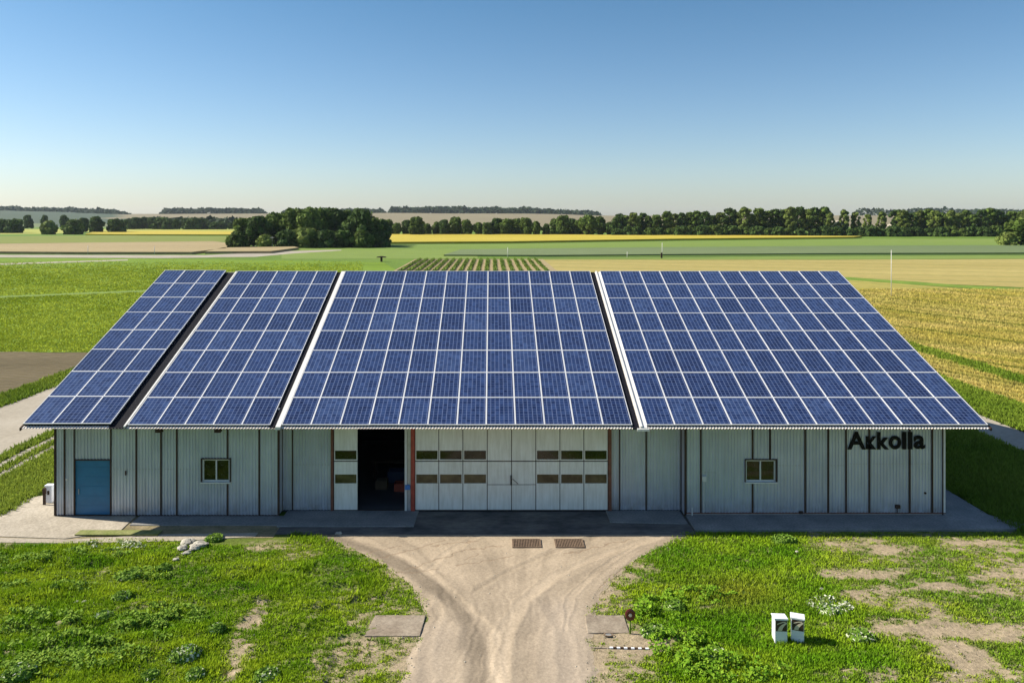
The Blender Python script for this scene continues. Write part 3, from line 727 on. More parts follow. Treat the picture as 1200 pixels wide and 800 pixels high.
# clover-like patches: broad leaves in drifts on the left and right lawns
def drift(name, spots, n, hmax, c0, c1, label, s=.05, flowers=0):
    Vs, Fs, Cs, off = [], [], [], 0
    for (px, py, rx, ry) in spots:
        cx, cy = G(px, py); m = int(n * rx * ry)
        a = rng.random(m) * 6.283; r = np.sqrt(rng.random(m))
        x = cx + rx * r * np.cos(a); y = cy + ry * r * np.sin(a)
        q = fbm(x * 2.2 + 11, y * 3.1, 3); kk = q > .47; x, y, q, r = x[kk], y[kk], q[kk], r[kk]
        hgt = hmax * sstep(.47, .62, q) * (1 - r ** 3 * .8)
        z = bumps(x, y) + .03 + hgt * np.sqrt(rng.random(len(x)))
        P = np.stack([x, y, z], 1)
        V, Fq, C = leaf_quads(P, s * (.6 + .8 * rng.random(len(x))), np.tile((-.1, -.1, .7), (len(x), 1)), c0, c1)
        if flowers:
            fl = rng.random(len(x)) < flowers; C = C.reshape(-1, 4, 3); C[fl] = (.72, .72, .58); C = C.reshape(-1, 3)
        Vs.append(V); Fs.append(Fq + off); Cs.append(C); off += len(V)
    o = link(name, np_mesh(name, np.concatenate(Vs), np.concatenate(Fs), np.concatenate(Cs)), M['leaf'])
    tag(o, label, None, None, 'stuff'); return o
drift('clover', [(60, 770, 3.2, 1.2), (140, 740, 2.4, 1.1), (190, 725, 1.6, 1.0), (30, 730, 2.0, 1.0), (110, 650, 1.6, .5), (170, 675, 1.2, .5), (60, 690, 2.4, .5), (20, 660, 2.0, .7)], 1000, .26,
      (.10, .20, .015), (.25, .36, .05), 'drifts of low broad-leaved clover across the left lawn', .038)
drift('tall_weeds', [(803, 760, 1.15, 1.5), (860, 785, 1.7, .8), (770, 720, .8, 1.2), (820, 700, 1.4, .6)], 1100, .36,
      (.09, .21, .010), (.24, .38, .03), 'tall lush green weeds right of the marker post', .038)
drift('white_flowers', [(130, 640, 1.5, .45), (972, 710, .8, .6)], 900, .18, (.13, .20, .05), (.22, .28, .10), 'scattered white flowering weeds in the lawns', .035, .35)
def weed(px, py, r, h, label, pale=0):
    pale *= .5
    m = int(900 * r / .5); a = rng.normal(0, 1, (m, 3)); a /= np.linalg.norm(a, axis=1)[:, None]
    h *= .7; P = a * np.array([r, r * .8, h]) * (.4 + .6 * rng.random((m, 1)) ** .5); P[:, 2] = np.abs(P[:, 2])
    P[:, :2] += np.sin(P[:, ::-1][:, :2] * 9) * r * .15
    V, Fq, C = leaf_quads(P, .045 * (.6 + .8 * rng.random(m)), a + np.array((0, 0, .5)), (.08, .17, .015), (.20, .31, .05))
    if pale: fl = rng.random(m) < pale; C = C.reshape(-1, 4, 3); C[fl] = (.62, .64, .46); C = C.reshape(-1, 3)
    x, y = G(px, py)
    o = empty('weed_clump', (x, y, float(bumps(np.array([x]), np.array([y]))[0]))); tag(o, label, 'weed', 'leafy weed clumps in the lawns')
    link('foliage', np_mesh('foliage', V, Fq, C), M['leaf'], o)
    mb = MB()
    for i in range(6): mb.tube((0, 0, -.05), (math.cos(i) * r * .5, math.sin(i) * r * .4, h * .7), .01, .006, 5)
    mb.build('stem', M['darkgreen'], o)
for a in [(216, 770, .5, .34, 'large pale-topped weed clump low on the left lawn', .28), (228, 792, .32, .28, 'smaller weed clump below the large pale-topped one', .15), (252, 740, .33, .3, 'round dark weed clump right of the clover drifts', .12),
          (175, 793, .3, .22, 'low weed clump at the bottom edge left of the pale-topped clump', .1), (312, 796, .4, .22, 'spreading weed clump at the bottom edge beside the bare strip', .2), (142, 702, .35, .2, 'weed clump in the middle of the left lawn', .1),
          (152, 678, .45, .2, 'weed clump on the left lawn above the middle one', .1), (192, 668, .3, .16, 'small weed clump nearest the pale stones', 0), (20, 795, .5, .3, 'weed clump in the bottom left corner', .15),
          (120, 725, .35, .25, 'pale weed clump at the top of the clover drift', .25), (1008, 748, .45, .3, 'pale flowering weed right of the white boxes', .4), (972, 716, .45, .25, 'white flowering weed patch above the white boxes', .6),
          (917, 634, .55, .35, 'green bush against the walkway below the right window', 0), (250, 632, .4, .3, 'tall weed beside the pale stones at the barn', .05), (790, 712, .4, .3, 'lush weed clump right of the marker post', .1), (765, 742, .45, .3, 'lush weed clump beside the striped kerb', .2), (835, 770, .5, .3, 'lush weed clump left of the white boxes', .2)]:
    weed(*a)

# ------------------------------------------------------------ drive (dirt, with real ruts)
nx, ny = 420, 330
v = np.linspace(0, 1, ny); yrow = 22.0 + (34.35 - 22.0) * v
uu = np.linspace(0, 1, nx)
L = drive_l(yrow) + (fbm(yrow * 1.3, yrow * 0 + 2, 4) - .5) * .7 - .12; Rr = drive_r(yrow) + (fbm(yrow * 1.3, yrow * 0 + 8, 4) - .5) * .7 + .12
DXg = L[:, None] * (1 - uu) + Rr[:, None] * uu; DYg = np.repeat(yrow[:, None], nx, 1)
tracks = [([(380, 628), (440, 645), (490, 672), (528, 700), (556, 735), (562, 800), (560, 850)], .30, 1.7), ([(420, 632), (478, 655), (520, 685), (545, 712), (575, 745), (578, 800), (576, 850)], .16, -.9),
          ([(800, 630), (735, 652), (680, 678), (640, 705), (618, 745), (614, 800), (612, 850)], .24, .45), ([(770, 630), (700, 652), (650, 675), (612, 705), (592, 745), (588, 800), (586, 850)], .16, -.5),
          ([(700, 628), (640, 650), (590, 672), (560, 690)], .16, .6), ([(560, 628), (520, 650), (500, 672)], .14, -.4), ([(640, 705), (660, 740), (668, 800), (670, 850)], .2, .5), ([(520, 700), (500, 740), (498, 800), (496, 850)], .2, .4),
          ([(900 * 0 + 745, 640), (700, 668), (668, 700), (662, 740)], .1, -.3)]
dz = np.full(DXg.shape, .022); colf = np.zeros(DXg.shape)
for pts, wd, am in tracks:
    d = poly_dist(DXg, DYg, [G(*p) for p in pts]) + (fbm(DXg * .9, DYg * .9, 4) - .5) * .35; g = np.exp(-(d / (wd * 1.25)) ** 2)
    colf += am * g; dz -= np.abs(am) * .014 * g; dz += .008 * np.exp(-((d - wd * 1.7) / (wd * .6)) ** 2)
nz = fbm(DXg * .8, DYg * .8 + 30, 5); fn = fbm(DXg * 6, DYg * 6, 3)
dz += (nz - .5) * .02 + (fn - .5) * .006
dz = np.maximum(dz, .006)
edge = np.minimum(uu, 1 - uu)[None, :] * (Rr - L)[:, None]
dz = dz * sstep(0, .25, edge) + .004
stk = fbm(uu[None, :] * 46 + nz * 1.5, DYg * .22, 3) - .5
lum = 1 + .30 * np.clip(-colf, -1.25, 1.0) + (nz - .5) * .4 + stk * .38 + (fn - .5) * .12
cc = np.array((.335, .268, .192)) * lum[..., None]
greyp = np.exp(-(poly_dist(DXg, DYg, [G(655, 715), G(670, 800), G(672, 850)]) / .9) ** 2)[..., None] * .5
greyp = np.maximum(greyp, np.exp(-(poly_dist(DXg, DYg, [G(515, 740), G(500, 800), G(495, 850)]) / .8) ** 2)[..., None] * .35)
cc = cc * (1 - greyp) + np.array((.34, .28, .22)) * greyp
for cr_ in ([(440, 655), (520, 634)], [(475, 668), (545, 645), (590, 640)], [(535, 664), (600, 652)], [(545, 655), (560, 650)], [(420, 650), (470, 640)], [(660, 650), (740, 632)], [(465, 672), (515, 668)], [(505, 640), (560, 634)], [(700, 690), (735, 662)]):
    d = poly_dist(DXg + (fbm(DYg * 3, DXg * 3, 2) - .5) * .3, DYg + (fbm(DXg * 3, DYg * 3, 2) - .5) * .35, [G(*p) for p in cr_])
    k = np.exp(-(d / .035) ** 2)[..., None] * .65; cc = cc * (1 - k) + np.array((.20, .14, .09)) * k; dz -= .012 * k[..., 0]
me = np_mesh('dirt_drive', np.stack([DXg, DYg, dz], -1).reshape(-1, 3), grid_faces(nx, ny), cc.reshape(-1, 3))
link('dirt_drive', me, M['dirt'], smooth=True)['kind'] = 'structure'
sheet('drive_apron', [(-9.6, 33.9), (9.0, 33.9), (9.0, 36.55), (-9.6, 36.55)], .034, M['asphalt'])
# pebbles scattered on the drive edges and the bare soil
m = 5200; x = rng.uniform(-20, 26, m); y = rng.uniform(22.5, 33.6, m)
b = bare(x, y); e = np.minimum(np.abs(x - drive_l(y)), np.abs(x - drive_r(y)))
k = rng.random(m) < (.10 + .8 * b + .8 * (e < .6)) * .6; x, y = x[k], y[k]; r = .008 + .028 * rng.random(len(x)) ** 3
oct_ = np.array([(1, 0, 0), (0, 1, 0), (-1, 0, 0), (0, -1, 0), (0, 0, .7), (0, 0, -.7)])
of = np.array([(0, 1, 4), (1, 2, 4), (2, 3, 4), (3, 0, 4), (1, 0, 5), (2, 1, 5), (3, 2, 5), (0, 3, 5)])
V = (np.stack([x, y, bumps(x, y) + .035], 1)[:, None, :] + oct_[None] * r[:, None, None] * (1 + rng.normal(0, .25, (len(x), 6, 1)))).reshape(-1, 3)
Fo = (np.arange(len(x))[:, None, None] * 6 + of[None]).reshape(-1, 3)
o = link('pebbles', np_mesh('pebbles', V, Fo), M['stone']); tag(o, 'small pebbles scattered on the drive edges and bare soil', None, None, 'stuff')

# ------------------------------------------------------------ paving round the barn
def slab(name, pts, z0, z1, mat, bev=.015):
    mb = MB(); mb.prism(pts, z0, z1, 'z'); o = mb.build(name, mat, bevel=bev); o['kind'] = 'structure'; return o
slab('walkway', [(9.05, 34.25), (23.4, 34.35), (24.3, 34.75), (23.25, 36.0), (23.25, 66), (21.2, 66), (21.2, 36.02), (9.05, 36.02)], -.05, .10, M['concrete'])
slab('pavement', [(-24.6, 33.9), (-18.6, 33.45), (-16.6, 34.3), (-16.7, 35.98), (-20.55, 35.98), (-20.6, 38.6), (-21.4, 39.4), (-23.0, 38.4)], -.05, .045, M['path'])
slab('pavement', [(-16.5, 34.9), (-9.75, 34.9), (-9.75, 35.98), (-16.5, 35.98)], -.05, .05, M['concrete'])
slab('pavement', [(-24.8, 33.2), (-18.4, 33.0), (-13.5, 33.25), (-10.4, 33.7), (-10.4, 34.1), (-14.5, 33.95), (-18.4, 33.4), (-24.7, 33.75)], -.05, .03, M['path'])
sheet('shaded_soil', [(-24, 33.3), (-9.6, 33.6), (-9.6, 36.0), (-24, 36.0)], .012, M['bare'])  # dirt sheet whose tone stands in for the barn's shadow over rough grass
slab('door_pad', [(-9.75, 34.7), (-3.55, 34.7), (-3.5, 36.55), (-9.75, 36.55)], .0, .08, M['concrete'])
slab('door_pad', [(5.4, 35.2), (8.9, 35.0), (8.9, 36.55), (5.4, 36.55)], .0, .08, M['concrete'])
MB().box(-18.35, -14.7, 33.72, 34.22, .06, .10).build('manhole_cover', M['mossy'])
o = bpy.data.objects['manhole_cover']; tag(o, 'mossy green slab set in the pavement below the blue door', 'slab')

# ------------------------------------------------------------ barn
BARN = empty('barn', (0, 36, 0)); tag(BARN, 'long low barn clad in grey metal with a wide roof and white sliding doors', 'barn')
OFFS = Vector((0, -36, 0))
def bp(mb, name, mat, parent=None, smooth=False, bevel=0):
    """part of the barn: geometry given in world coordinates"""
    mb.v = [(x, y - 36, z) for x, y, z in mb.v]
    return mb.build(name, mat, parent or BARN, smooth, bevel)
WX = lambda px, D=36.0: (px - CX) / F * D
WZ = lambda py, D=36.0: H - (py - HY) / F * D
DE, DR, ZE = 34.9, 50.05, 4.58; SL = 5.92 / 15.15; ANG = math.atan(SL)
def roofz(y, off=.16):
    y0 = y if y <= DR else 2 * DR - y
    return ZE + SL * (y0 - DE) - off
def corr(mb, x0, x1, y, z0, z1, pitch=.15, dep=.036, face=-1):
    """trapezoid-ribbed sheet in the xz plane"""
    n = max(1, round((x1 - x0) / pitch)); p = (x1 - x0) / n
    pr = []
    for i in range(n):
        a = x0 + i * p; pr += [(a, 0), (a + p * .5, 0), (a + p * .62, 1), (a + p * .88, 1)]
    pr.append((x1, 0)); b = len(mb.v)
    for (x, d) in pr: mb.v += [(x, y + face * d * dep, z0), (x, y + face * d * dep, z1)]
    for i in range(len(pr) - 1):
        mb.f.append((b + 2*i, b + 2*i + 2, b + 2*i + 3, b + 2*i + 1)); mb.m.append(0)
    return mb
XL0, XL1 = WX(65), WX(326); XR0, XR1 = WX(803), WX(1105)
YW, YC = 36.0, 36.6
topz = roofz(YW) - .05; topc = roofz(YC) - .05
def wing(x0, x1, wx0, wx1, wz0, wz1, zb, holes=()):
    mb = MB()
    corr(mb, x0, wx0, YW, zb, topz); corr(mb, wx1, x1, YW, zb, topz)
    corr(mb, wx0, wx1, YW, zb, wz0); corr(mb, wx0, wx1, YW, wz1, topz)
    return mb
# left wing (door hole left open too)
dx0, dx1, dz1 = WX(87.5), WX(130), WZ(539)
lw0, lw1, lz0, lz1 = WX(237), WX(269.5), WZ(564), WZ(537.5)
mb = MB()
corr(mb, XL0, dx0, YW, .08, topz); corr(mb, dx0, dx1, YW, dz1, topz); corr(mb, dx1, lw0, YW, .08, topz)
corr(mb, lw0, lw1, YW, .08, lz0); corr(mb, lw0, lw1, YW, lz1, topz); corr(mb, lw1, XL1, YW, .08, topz)
bp(mb, 'front_wall', M['clad'])
rw0, rw1, rz0, rz1 = WX(873.5), WX(909), WZ(564), WZ(538.5)
bp(wing(XR0, XR1, rw0, rw1, rz0, rz1, .16), 'front_wall', M['clad'])
def window(x0, x1, z0, z1):
    wn = bp(MB().box(x0, x1, YW + .03, YW + .12, z0, z0 + .07).box(x0, x1, YW + .03, YW + .12, z1 - .07, z1).box(x0, x0 + .07, YW + .03, YW + .12, z0 + .072, z1 - .072).box(x1 - .07, x1, YW + .03, YW + .12, z0 + .072, z1 - .072), 'window', M['white_steel'])
    bp(MB().box(x0 - .05, x0 - .002, YW - .07, YW + .02, z0 - .05, z1 + .05).box(x1 + .002, x1 + .05, YW - .07, YW + .02, z0 - .05, z1 + .05).box(x0 - .002, x1 + .002, YW - .07, YW + .02, z1 + .002, z1 + .05), 'frame', M['seam'], wn)
    xm = (x0 + x1) / 2
    bp(MB().box(xm - .03, xm + .03, YW + .02, YW + .1, z0 + .075, z1 - .075), 'mullion', M['white_steel'], wn)
    bp(MB().box(x0 + .072, xm - .032, YW + .07, YW + .085, z0 + .072, z1 - .072), 'pane', M['pane'], wn)
    bp(MB().box(xm + .032, x1 - .072, YW + .07, YW + .085, z0 + .072, z1 - .072), 'pane', M['pane'], wn)
    bp(MB().box(x0 - .06, x1 + .06, YW - .12, YW + .03, z0 - .06, z0 - .002), 'sill', M['white_steel'], wn)
window(lw0, lw1, lz0, lz1); window(rw0, rw1, rz0, rz1)
# blue door
bd = bp(MB().box(dx0 + .03, dx1 - .03, YW + .03, YW + .08, .09, dz1 - .03), 'blue_door', M['blue_door'])
bp(MB().box(dx0 - .03, dx0 + .03, YW - .05, YW + .028, .09, dz1).box(dx1 - .03, dx1 + .03, YW - .05, YW + .028, .09, dz1).box(dx0 - .03, dx1 + .03, YW - .05, YW + .028, dz1 + .002, dz1 + .06), 'frame', M['seam'], bd)
mbh = MB()
for k in range(5): mbh.box(dx0 + .06, dx1 - .06, YW + .022, YW + .0285, .5 + k * .45, .512 + k * .45)
bp(mbh, 'rib', M['blue_door'], bd)
bp(MB().tube((dx0 + .2, YW - .01, 1.05), (dx0 + .2, YW - .01, 1.3), .015), 'handle', M['galv'], bd)
# vertical cover strips
for px in (76, 160, 189, 207.5, 304): bp(MB().box(WX(px) - .035, WX(px) + .035, YW - .055, YW - .029, .085, topz - .01), 'cover_strip', M['seam'])
bp(MB().box(dx0 - .03, dx0 + .02, YW - .055, YW - .029, dz1 + .065, topz - .01), 'cover_strip', M['seam'])
bp(MB().box(dx1 - .02, dx1 + .04, YW - .055, YW - .029, dz1 + .065, topz - .01), 'cover_strip', M['seam'])
for (a, b_) in ((.085, lz0 - .07), (lz1 + .06, topz - .01)): bp(MB().box(WX(267.3) - .035, WX(267.3) + .035, YW - .055, YW - .029, a, b_), 'cover_strip', M['seam'])
for px in (821, 943, 970, 991, 1018, 1065.6, 1092): bp(MB().box(WX(px) - .04, WX(px) + .04, YW - .055, YW - .029, .165, topz - .01), 'cover_strip', M['seam'])
for px in (902,): bp(MB().box(WX(px) - .035, WX(px) + .035, YW - .055, YW - .029, rz1 + .06, topz - .01), 'cover_strip', M['seam'])
for (a, b_) in ((.165, rz0 - .07), (rz1 + .06, topz - .01)): bp(MB().box(WX(881.5) - .04, WX(881.5) + .04, YW - .055, YW - .029, a, b_), 'cover_strip', M['seam'])
# faint horizontal laps
for (x0, x1, py) in ((134, 158, 549.5), (162, 187, 549.5), (192, 205, 549.5), (210, 232, 549.5), (824, 840, 553), (912, 941, 545), (973, 989, 545), (994, 1016, 543), (1021, 1060, 543), (1065, 1090, 543)):
    bp(MB().box(WX(x0), WX(x1), YW - .034, YW - .029, WZ(py) - .012, WZ(py) + .012), 'sheet_lap', M['galv'])
# corner trims and base trims
for x in (XL0 - .04, XL1 - .02, XR0 - .03): bp(MB().box(x, x + .08, YW - .06, YW + .05, .08, topz), 'corner_trim', M['seam'])
bp(MB().box(XR1 - .06, XR1 - .01, YW - .06, YW - .03, .08, topz), 'corner_trim', M['seam'])
bp(MB().box(XR1 + .0, XR1 + .09, YW - .05, YW + .08, .2, topz), 'corner_trim', M['flash'])
bp(MB().box(XL0, XL1, YW - .05, YW + .02, .05, .085), 'base_rail', M['seam'])
bp(MB().box(XR0, XR1 + .1, YW - .06, YW + .02, .165, .20), 'base_rail', M['rust_post'])
bp(MB().box(XR0, XR1 + .1, YW - .02, YW + .25, .06, .163), 'plinth', M['plinth'])
# recess returns, centre wall
bp(MB().box(XL1 - .02, XL1 + .04, YW + .052, YC + .02, .08, topc), 'return_wall', M['clad'])
bp(MB().box(XR0 - .04, XR0 + .02, YW + .052, YC + .02, .08, topc), 'return_wall', M['clad'])
C = lambda px: WX(px, YC)
mb = MB(); corr(mb, C(329), C(388), YC, .09, topc); bp(mb, 'front_wall', M['clad'])
mb = MB(); corr(mb, C(716.5), C(800), YC, .09, topc); bp(mb, 'front_wall', M['clad'])
for px in (331, 343, 726, 757, 798): bp(MB().box(C(px) - .03, C(px) + .03, YC - .055, YC - .029, .1, topc - .02), 'cover_strip', M['seam'])
bp(MB().box(C(345), C(387), YC - .034, YC - .029, WZ(544, YC) - .012, WZ(544, YC) + .012), 'sheet_lap', M['galv'])
bp(MB().box(C(388.2), C(391), YC - .12, YC + .05, .081, topc), 'door_post', M['rust_post'])
bp(MB().box(C(712.5), C(716.3), YC - .12, YC + .05, .081, topc), 'door_post', M['rust_post'])
bp(MB().box(C(481.8), C(486.2), YC - .14, YC + .05, .081, topc), 'door_post', M['red_post'])
bp(MB().box(C(474.5), C(477.2), YC - .10, YC + .05, .081, topc), 'door_post', M['white_steel'])
bp(MB().box(C(477.6), C(481.4), YC - .08, YC + .05, .081, topc), 'door_post', M['galv'])
ZT = WZ(539.6, YC); ZG = (WZ(565.5, YC), WZ(555, YC)); ZG2 = (WZ(537.6, YC), WZ(527.2, YC))
def leaf_door(a, b, glazed, low=False, name='door_leaf'):
    x0, x1 = C(a) + .018, C(b) - .018; y0, y1 = YC - .07, YC - .01
    cuts = []; m = MB(); g = .10
    if glazed:
        zs = [.12, ZG[0], ZG[1], ZT - .024, ZT + .024, ZG2[0], ZG2[1], topc - .02]
        m.box(x0, x1, y0, y1, zs[0], zs[1]).box(x0, x1, y0, y1, zs[2], zs[3]).box(x0, x1, y0, y1, zs[4], zs[5]).box(x0, x1, y0, y1, zs[6], zs[7])
        for (p, q) in (ZG, ZG2): m.box(x0, x0 + .04, y0, y1, p, q).box(x1 - .04, x1, y0, y1, p, q)
    else:
        zl = WZ(567, YC)
        m.box(x0, x1, y0, y1, .12, zl - .015).box(x0, x1, y0, y1, zl + .015, ZT - .024).box(x0, x1, y0, y1, ZT + .024, topc - .02)
    d = bp(m, name, M['door'])
    bp(MB().box(x0 + .002, x1 - .002, y1 + .002, y1 + .03, .12, ZG[0] if glazed else topc - .03), 'backing', M['seam'], d)
    if glazed:
        for (p, q) in (ZG, ZG2): bp(MB().box(x0 + .042, x1 - .042, y0 + .025, y0 + .04, p + .002, q - .002), 'door_window', M['door_glass'] if p == ZG[0] else M['pane'], d)
    else:
        bp(MB().box(x0, x1, y0 + .01, y1 - .002, zl - .012, zl + .012), 'rail', M['seam'], d)
    bp(MB().box(x0, x1, y0 + .01, y1 - .002, ZT - .022, ZT + .022), 'rail', M['seam'], d)
    return d
leaf_door(391.5, 419.5, True)
E = [486.5, 514.3, 542.5, 571, 599.4, 627.8, 656, 684, 712.2]
ds = [leaf_door(E[i], E[i + 1], i not in (3, 4)) for i in range(8)]
for x in E[1:-1]: bp(MB().box(C(x) - .024, C(x) + .024, YC - .06, YC - .012, .12, topc - .02), 'door_joint', M['seam'])
bp(MB().box(C(598.2), C(599.2), YC - .15, YC - .072, WZ(567, YC), WZ(556, YC)), 'handle', M['black'], ds[3])
bp(MB().tube((C(600.5), YC - .09, WZ(560, YC)), (C(607), YC - .09, WZ(566, YC)), .012), 'chain', M['seam'], ds[4])
bp(MB().box(C(486.5), C(712.2), YC - .09, YC, .081, .115), 'door_track', M['seam'])
bp(MB().box(C(391), C(474), YC - .05, YC + .02, .081, .1), 'door_track', M['seam'])
# shell: floor, side, back, gables
slabf = bp(MB().box(XL0 + .05, XR1 - .05, YC + .06, 64.0, -.02, .078), 'hall_floor', M['floor'])
for x0, x1 in ((XL0 - .02, XL0 + .04), (XR1 - .04, XR1 + .02)):
    pr = [(YW + .06, .08), (64, .08), (64, roofz(64) - .05), (DR, roofz(DR) - .1), (YW + .06, topz)]
    bp(MB().prism(pr, x0, x1, 'x'), 'gable_wall', M['clad'])
mb = MB(); corr(mb, XL0 + .05, XR1 - .05, 64.0, .08, roofz(64) - .06, .25, .03, 1); bp(mb, 'back_wall', M['clad'])
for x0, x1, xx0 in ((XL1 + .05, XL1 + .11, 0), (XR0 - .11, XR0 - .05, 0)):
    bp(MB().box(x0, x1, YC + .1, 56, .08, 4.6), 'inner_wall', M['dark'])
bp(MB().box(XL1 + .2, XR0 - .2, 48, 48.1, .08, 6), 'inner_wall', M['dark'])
# roof sheets, corrugated across
RX0, RX1 = -21.36, 22.56
def roof_slope(y0, y1, off, name):
    n = round((RX1 - RX0) / .14); m = MB(); xs = np.linspace(RX0, RX1, n * 4 + 1)
    for i, x in enumerate(xs):
        dz_ = .038 * (0, .7, 1, .7)[i % 4] * 1.0
        for y in (y0, y1): m.v.append((float(x), y, roofz(y, off) - .03 + dz_))
    for i in range(len(xs) - 1): m.f.append((2*i, 2*i + 2, 2*i + 3, 2*i + 1)); m.m.append(0)
    return m
r1 = bp(roof_slope(DE - .11, DR, .08, 'roof'), 'roof', M['roof'])
bp(roof_slope(DR, 2 * DR - DE + .24, .12, 'roof'), 'roof', M['roof'])
# dark purlin board under the eave edge, underlay
bp(MB().prism([(DE + .12, roofz(DE + .12, .17)), (DE + .12, roofz(DE + .12, .22)), (DR, roofz(DR, .22)), (DR, roofz(DR, .17))], RX0 + .05, RX1 - .05, 'x'), 'roof_lining', M['seam'])
yb = 2 * DR - DE + .12
bp(MB().prism([(yb, roofz(yb, .20)), (yb, roofz(yb, .32)), (DR + .01, roofz(DR, .32)), (DR + .01, roofz(DR, .20))], RX0 + .05, RX1 - .05, 'x'), 'roof_lining', M['seam'])
bp(MB().prism([(DR - .35, roofz(DR - .35, .08)), (DR, roofz(DR, .06)), (DR + .35, roofz(DR - .35, .08)), (DR + .35, roofz(DR - .35, .115)), (DR, roofz(DR, .10)), (DR - .35, roofz(DR - .35, .115))], RX0, RX1, 'x'), 'ridge_cap', M['flash'])
for x0, x1 in ((RX0 - .06, RX0 + .0), (RX1, RX1 + .07)):
    for s in (0, 1):
        a, b_ = (DE - .12, DR) if s == 0 else (DR + .002, 2 * DR - DE + .28)
        bp(MB().prism([(a, roofz(a, .05)), (b_, roofz(b_, .05)), (b_, roofz(b_, .24)), (a, roofz(a, .18))], x0, x1, 'x'), 'barge_board', M['seam'])
# gap strips and flashings
def strip(x0, x1, o1, o2, y0, y1, name, mat):
    bp(MB().prism([(y0, roofz(y0, o1)), (y1, roofz(y1, o1)), (y1, roofz(y1, o2)), (y0, roofz(y0, o2))], x0, x1, 'x'), name, mat)
strip(-17.40, -16.62, .06, .11, DE - .10, DR - .02, 'valley_lining', M['membrane'])
strip(-16.72, -16.64, -.02, .058, DE - .10, DR - .02, 'flashing', M['flash'])
strip(-10.12, -9.84, .05, .11, DE - .08, DR - .02, 'valley_lining', M['membrane'])
strip(-9.82, -9.60, -.02, .11, DE - .16, DR - .02, 'flashing', M['flash'])
strip(6.36, 6.66, .05, .11, DE - .14, DR - .02, 'valley_lining', M['membrane'])
strip(6.70, 6.80, -.03, .11, DE - .13, DR - .02, 'flashing', M['flash'])
strip(6.82, 7.02, .03, .11, DE - .14, DR - .02, 'flashing', M['flash'])
strip(6.55, 7.1, .05, .15, DE - .2, DE - .14, 'flashing_end', M['flash'])
strip(-17.33, 22.5, .12, .115, DE - .06, DE - .03, 'eave_angle', M['seam'])
# small wall fittings
for px in (192, 260): 
    fl = bp(MB().box(WX(px) - .14, WX(px) + .14, YW - .62, YW - .38, WZ(504, 35.5) - .08, WZ(504, 35.5) + .06), 'floodlight', M['seam'])
    bp(MB().tube((WX(px), YW - .4, WZ(504, 35.5)), (WX(px), YW - .05, WZ(504, 35.5) + .05), .02), 'bracket', M['seam'], fl)
bp(MB().box(WX(148) - .03, WX(148) + .03, YW - .08, YW - .03, WZ(556), WZ(551)), 'meter_tag', M['seam'])
lamp = bp(MB().box(WX(824.5) - .09, WX(824.5) + .09, YW - .14, YW - .03, WZ(563), WZ(557)), 'cable_box', M['white_steel'])
bp(MB().tube((WX(824.5), YW - .05, .2), (WX(824.5), YW - .05, WZ(563)), .018), 'cable', M['white_steel'], lamp)
bp(MB().tube((WX(810.5), YW - .1, .1), (WX(810.5), YW - .1, .45), .03), 'drain_pipe', M['white_steel'])
tp = bp(MB().box(WX(1051) - .1, WX(1051) + .1, YW - .14, YW - .03, WZ(594.5), WZ(590.5)), 'tap_box', M['seam'])
bp(MB().tube((WX(1050), YW - .1, .2), (WX(1050), YW - .1, WZ(594)), .025), 'pipe', M['seam'], tp)
bp(MB().tube((WX(1083.5), YW - .03, WZ(577)), (WX(1083.5), YW - .08, WZ(577)), .05), 'vent', M['seam'])
bp(MB().box(WX(938) - .08, WX(938) + .08, YW - .1, YW - .03, WZ(601), WZ(598)), 'socket_box', M['seam'])
bp(MB().tube((WX(79), YW - .04, WZ(561)), (WX(79), YW - .09, WZ(561)), .05), 'wall_lamp', M['white_steel'])
bp(MB().box(C(478) - .12, C(478) + .12, YC - .2, YC - .1, WZ(572, YC), WZ(567, YC)), 'blue_switch_box', M['blue'])

# things inside the open door
crates = [(-5.7, 39.6, .6, .5, .45, M['wood'], 'pale wooden crate on the hall floor inside the open doorway'), (-4.65, 39.3, .7, .5, .4, M['redp'], 'red crate on the hall floor inside the open doorway'), (-4.9, 40.6, 1.2, .6, .6, M['dimblue'], 'blue bin in the dark behind the red crate')]
for (x, y, a, b_, h_, m_, lab) in crates:
    o = empty('crate', (x, y, .078)); tag(o, lab, 'crate')
    MB().box(-a/2, a/2, -b_/2, -b_/2 + .03, .0, h_).box(-a/2, a/2, b_/2 - .03, b_/2, 0, h_).box(-a/2, -a/2 + .03, -b_/2 + .031, b_/2 - .031, 0, h_).box(a/2 - .03, a/2, -b_/2 + .031, b_/2 - .031, 0, h_).build('side_boards', m_, o)
    MB().box(-a/2 + .031, a/2 - .031, -b_/2 + .031, b_/2 - .031, 0, .04).build('base', m_, o)
o = empty('workbench', (-5.0, 41.4, .078)); tag(o, 'metal workbench in the dark hall behind the crates', 'workbench')
MB().box(-1.4, 1.4, -.4, .4, .85, .92).build('bench_top', M['seam'], o)  # dark trim colour puts the hall's dimness onto the bench
for sx in (-1.3, 1.3):
    for sy in (-.33, .33): MB().box(sx - .04, sx + .04, sy - .04, sy + .04, 0, .849).build('leg', M['seam'], o)

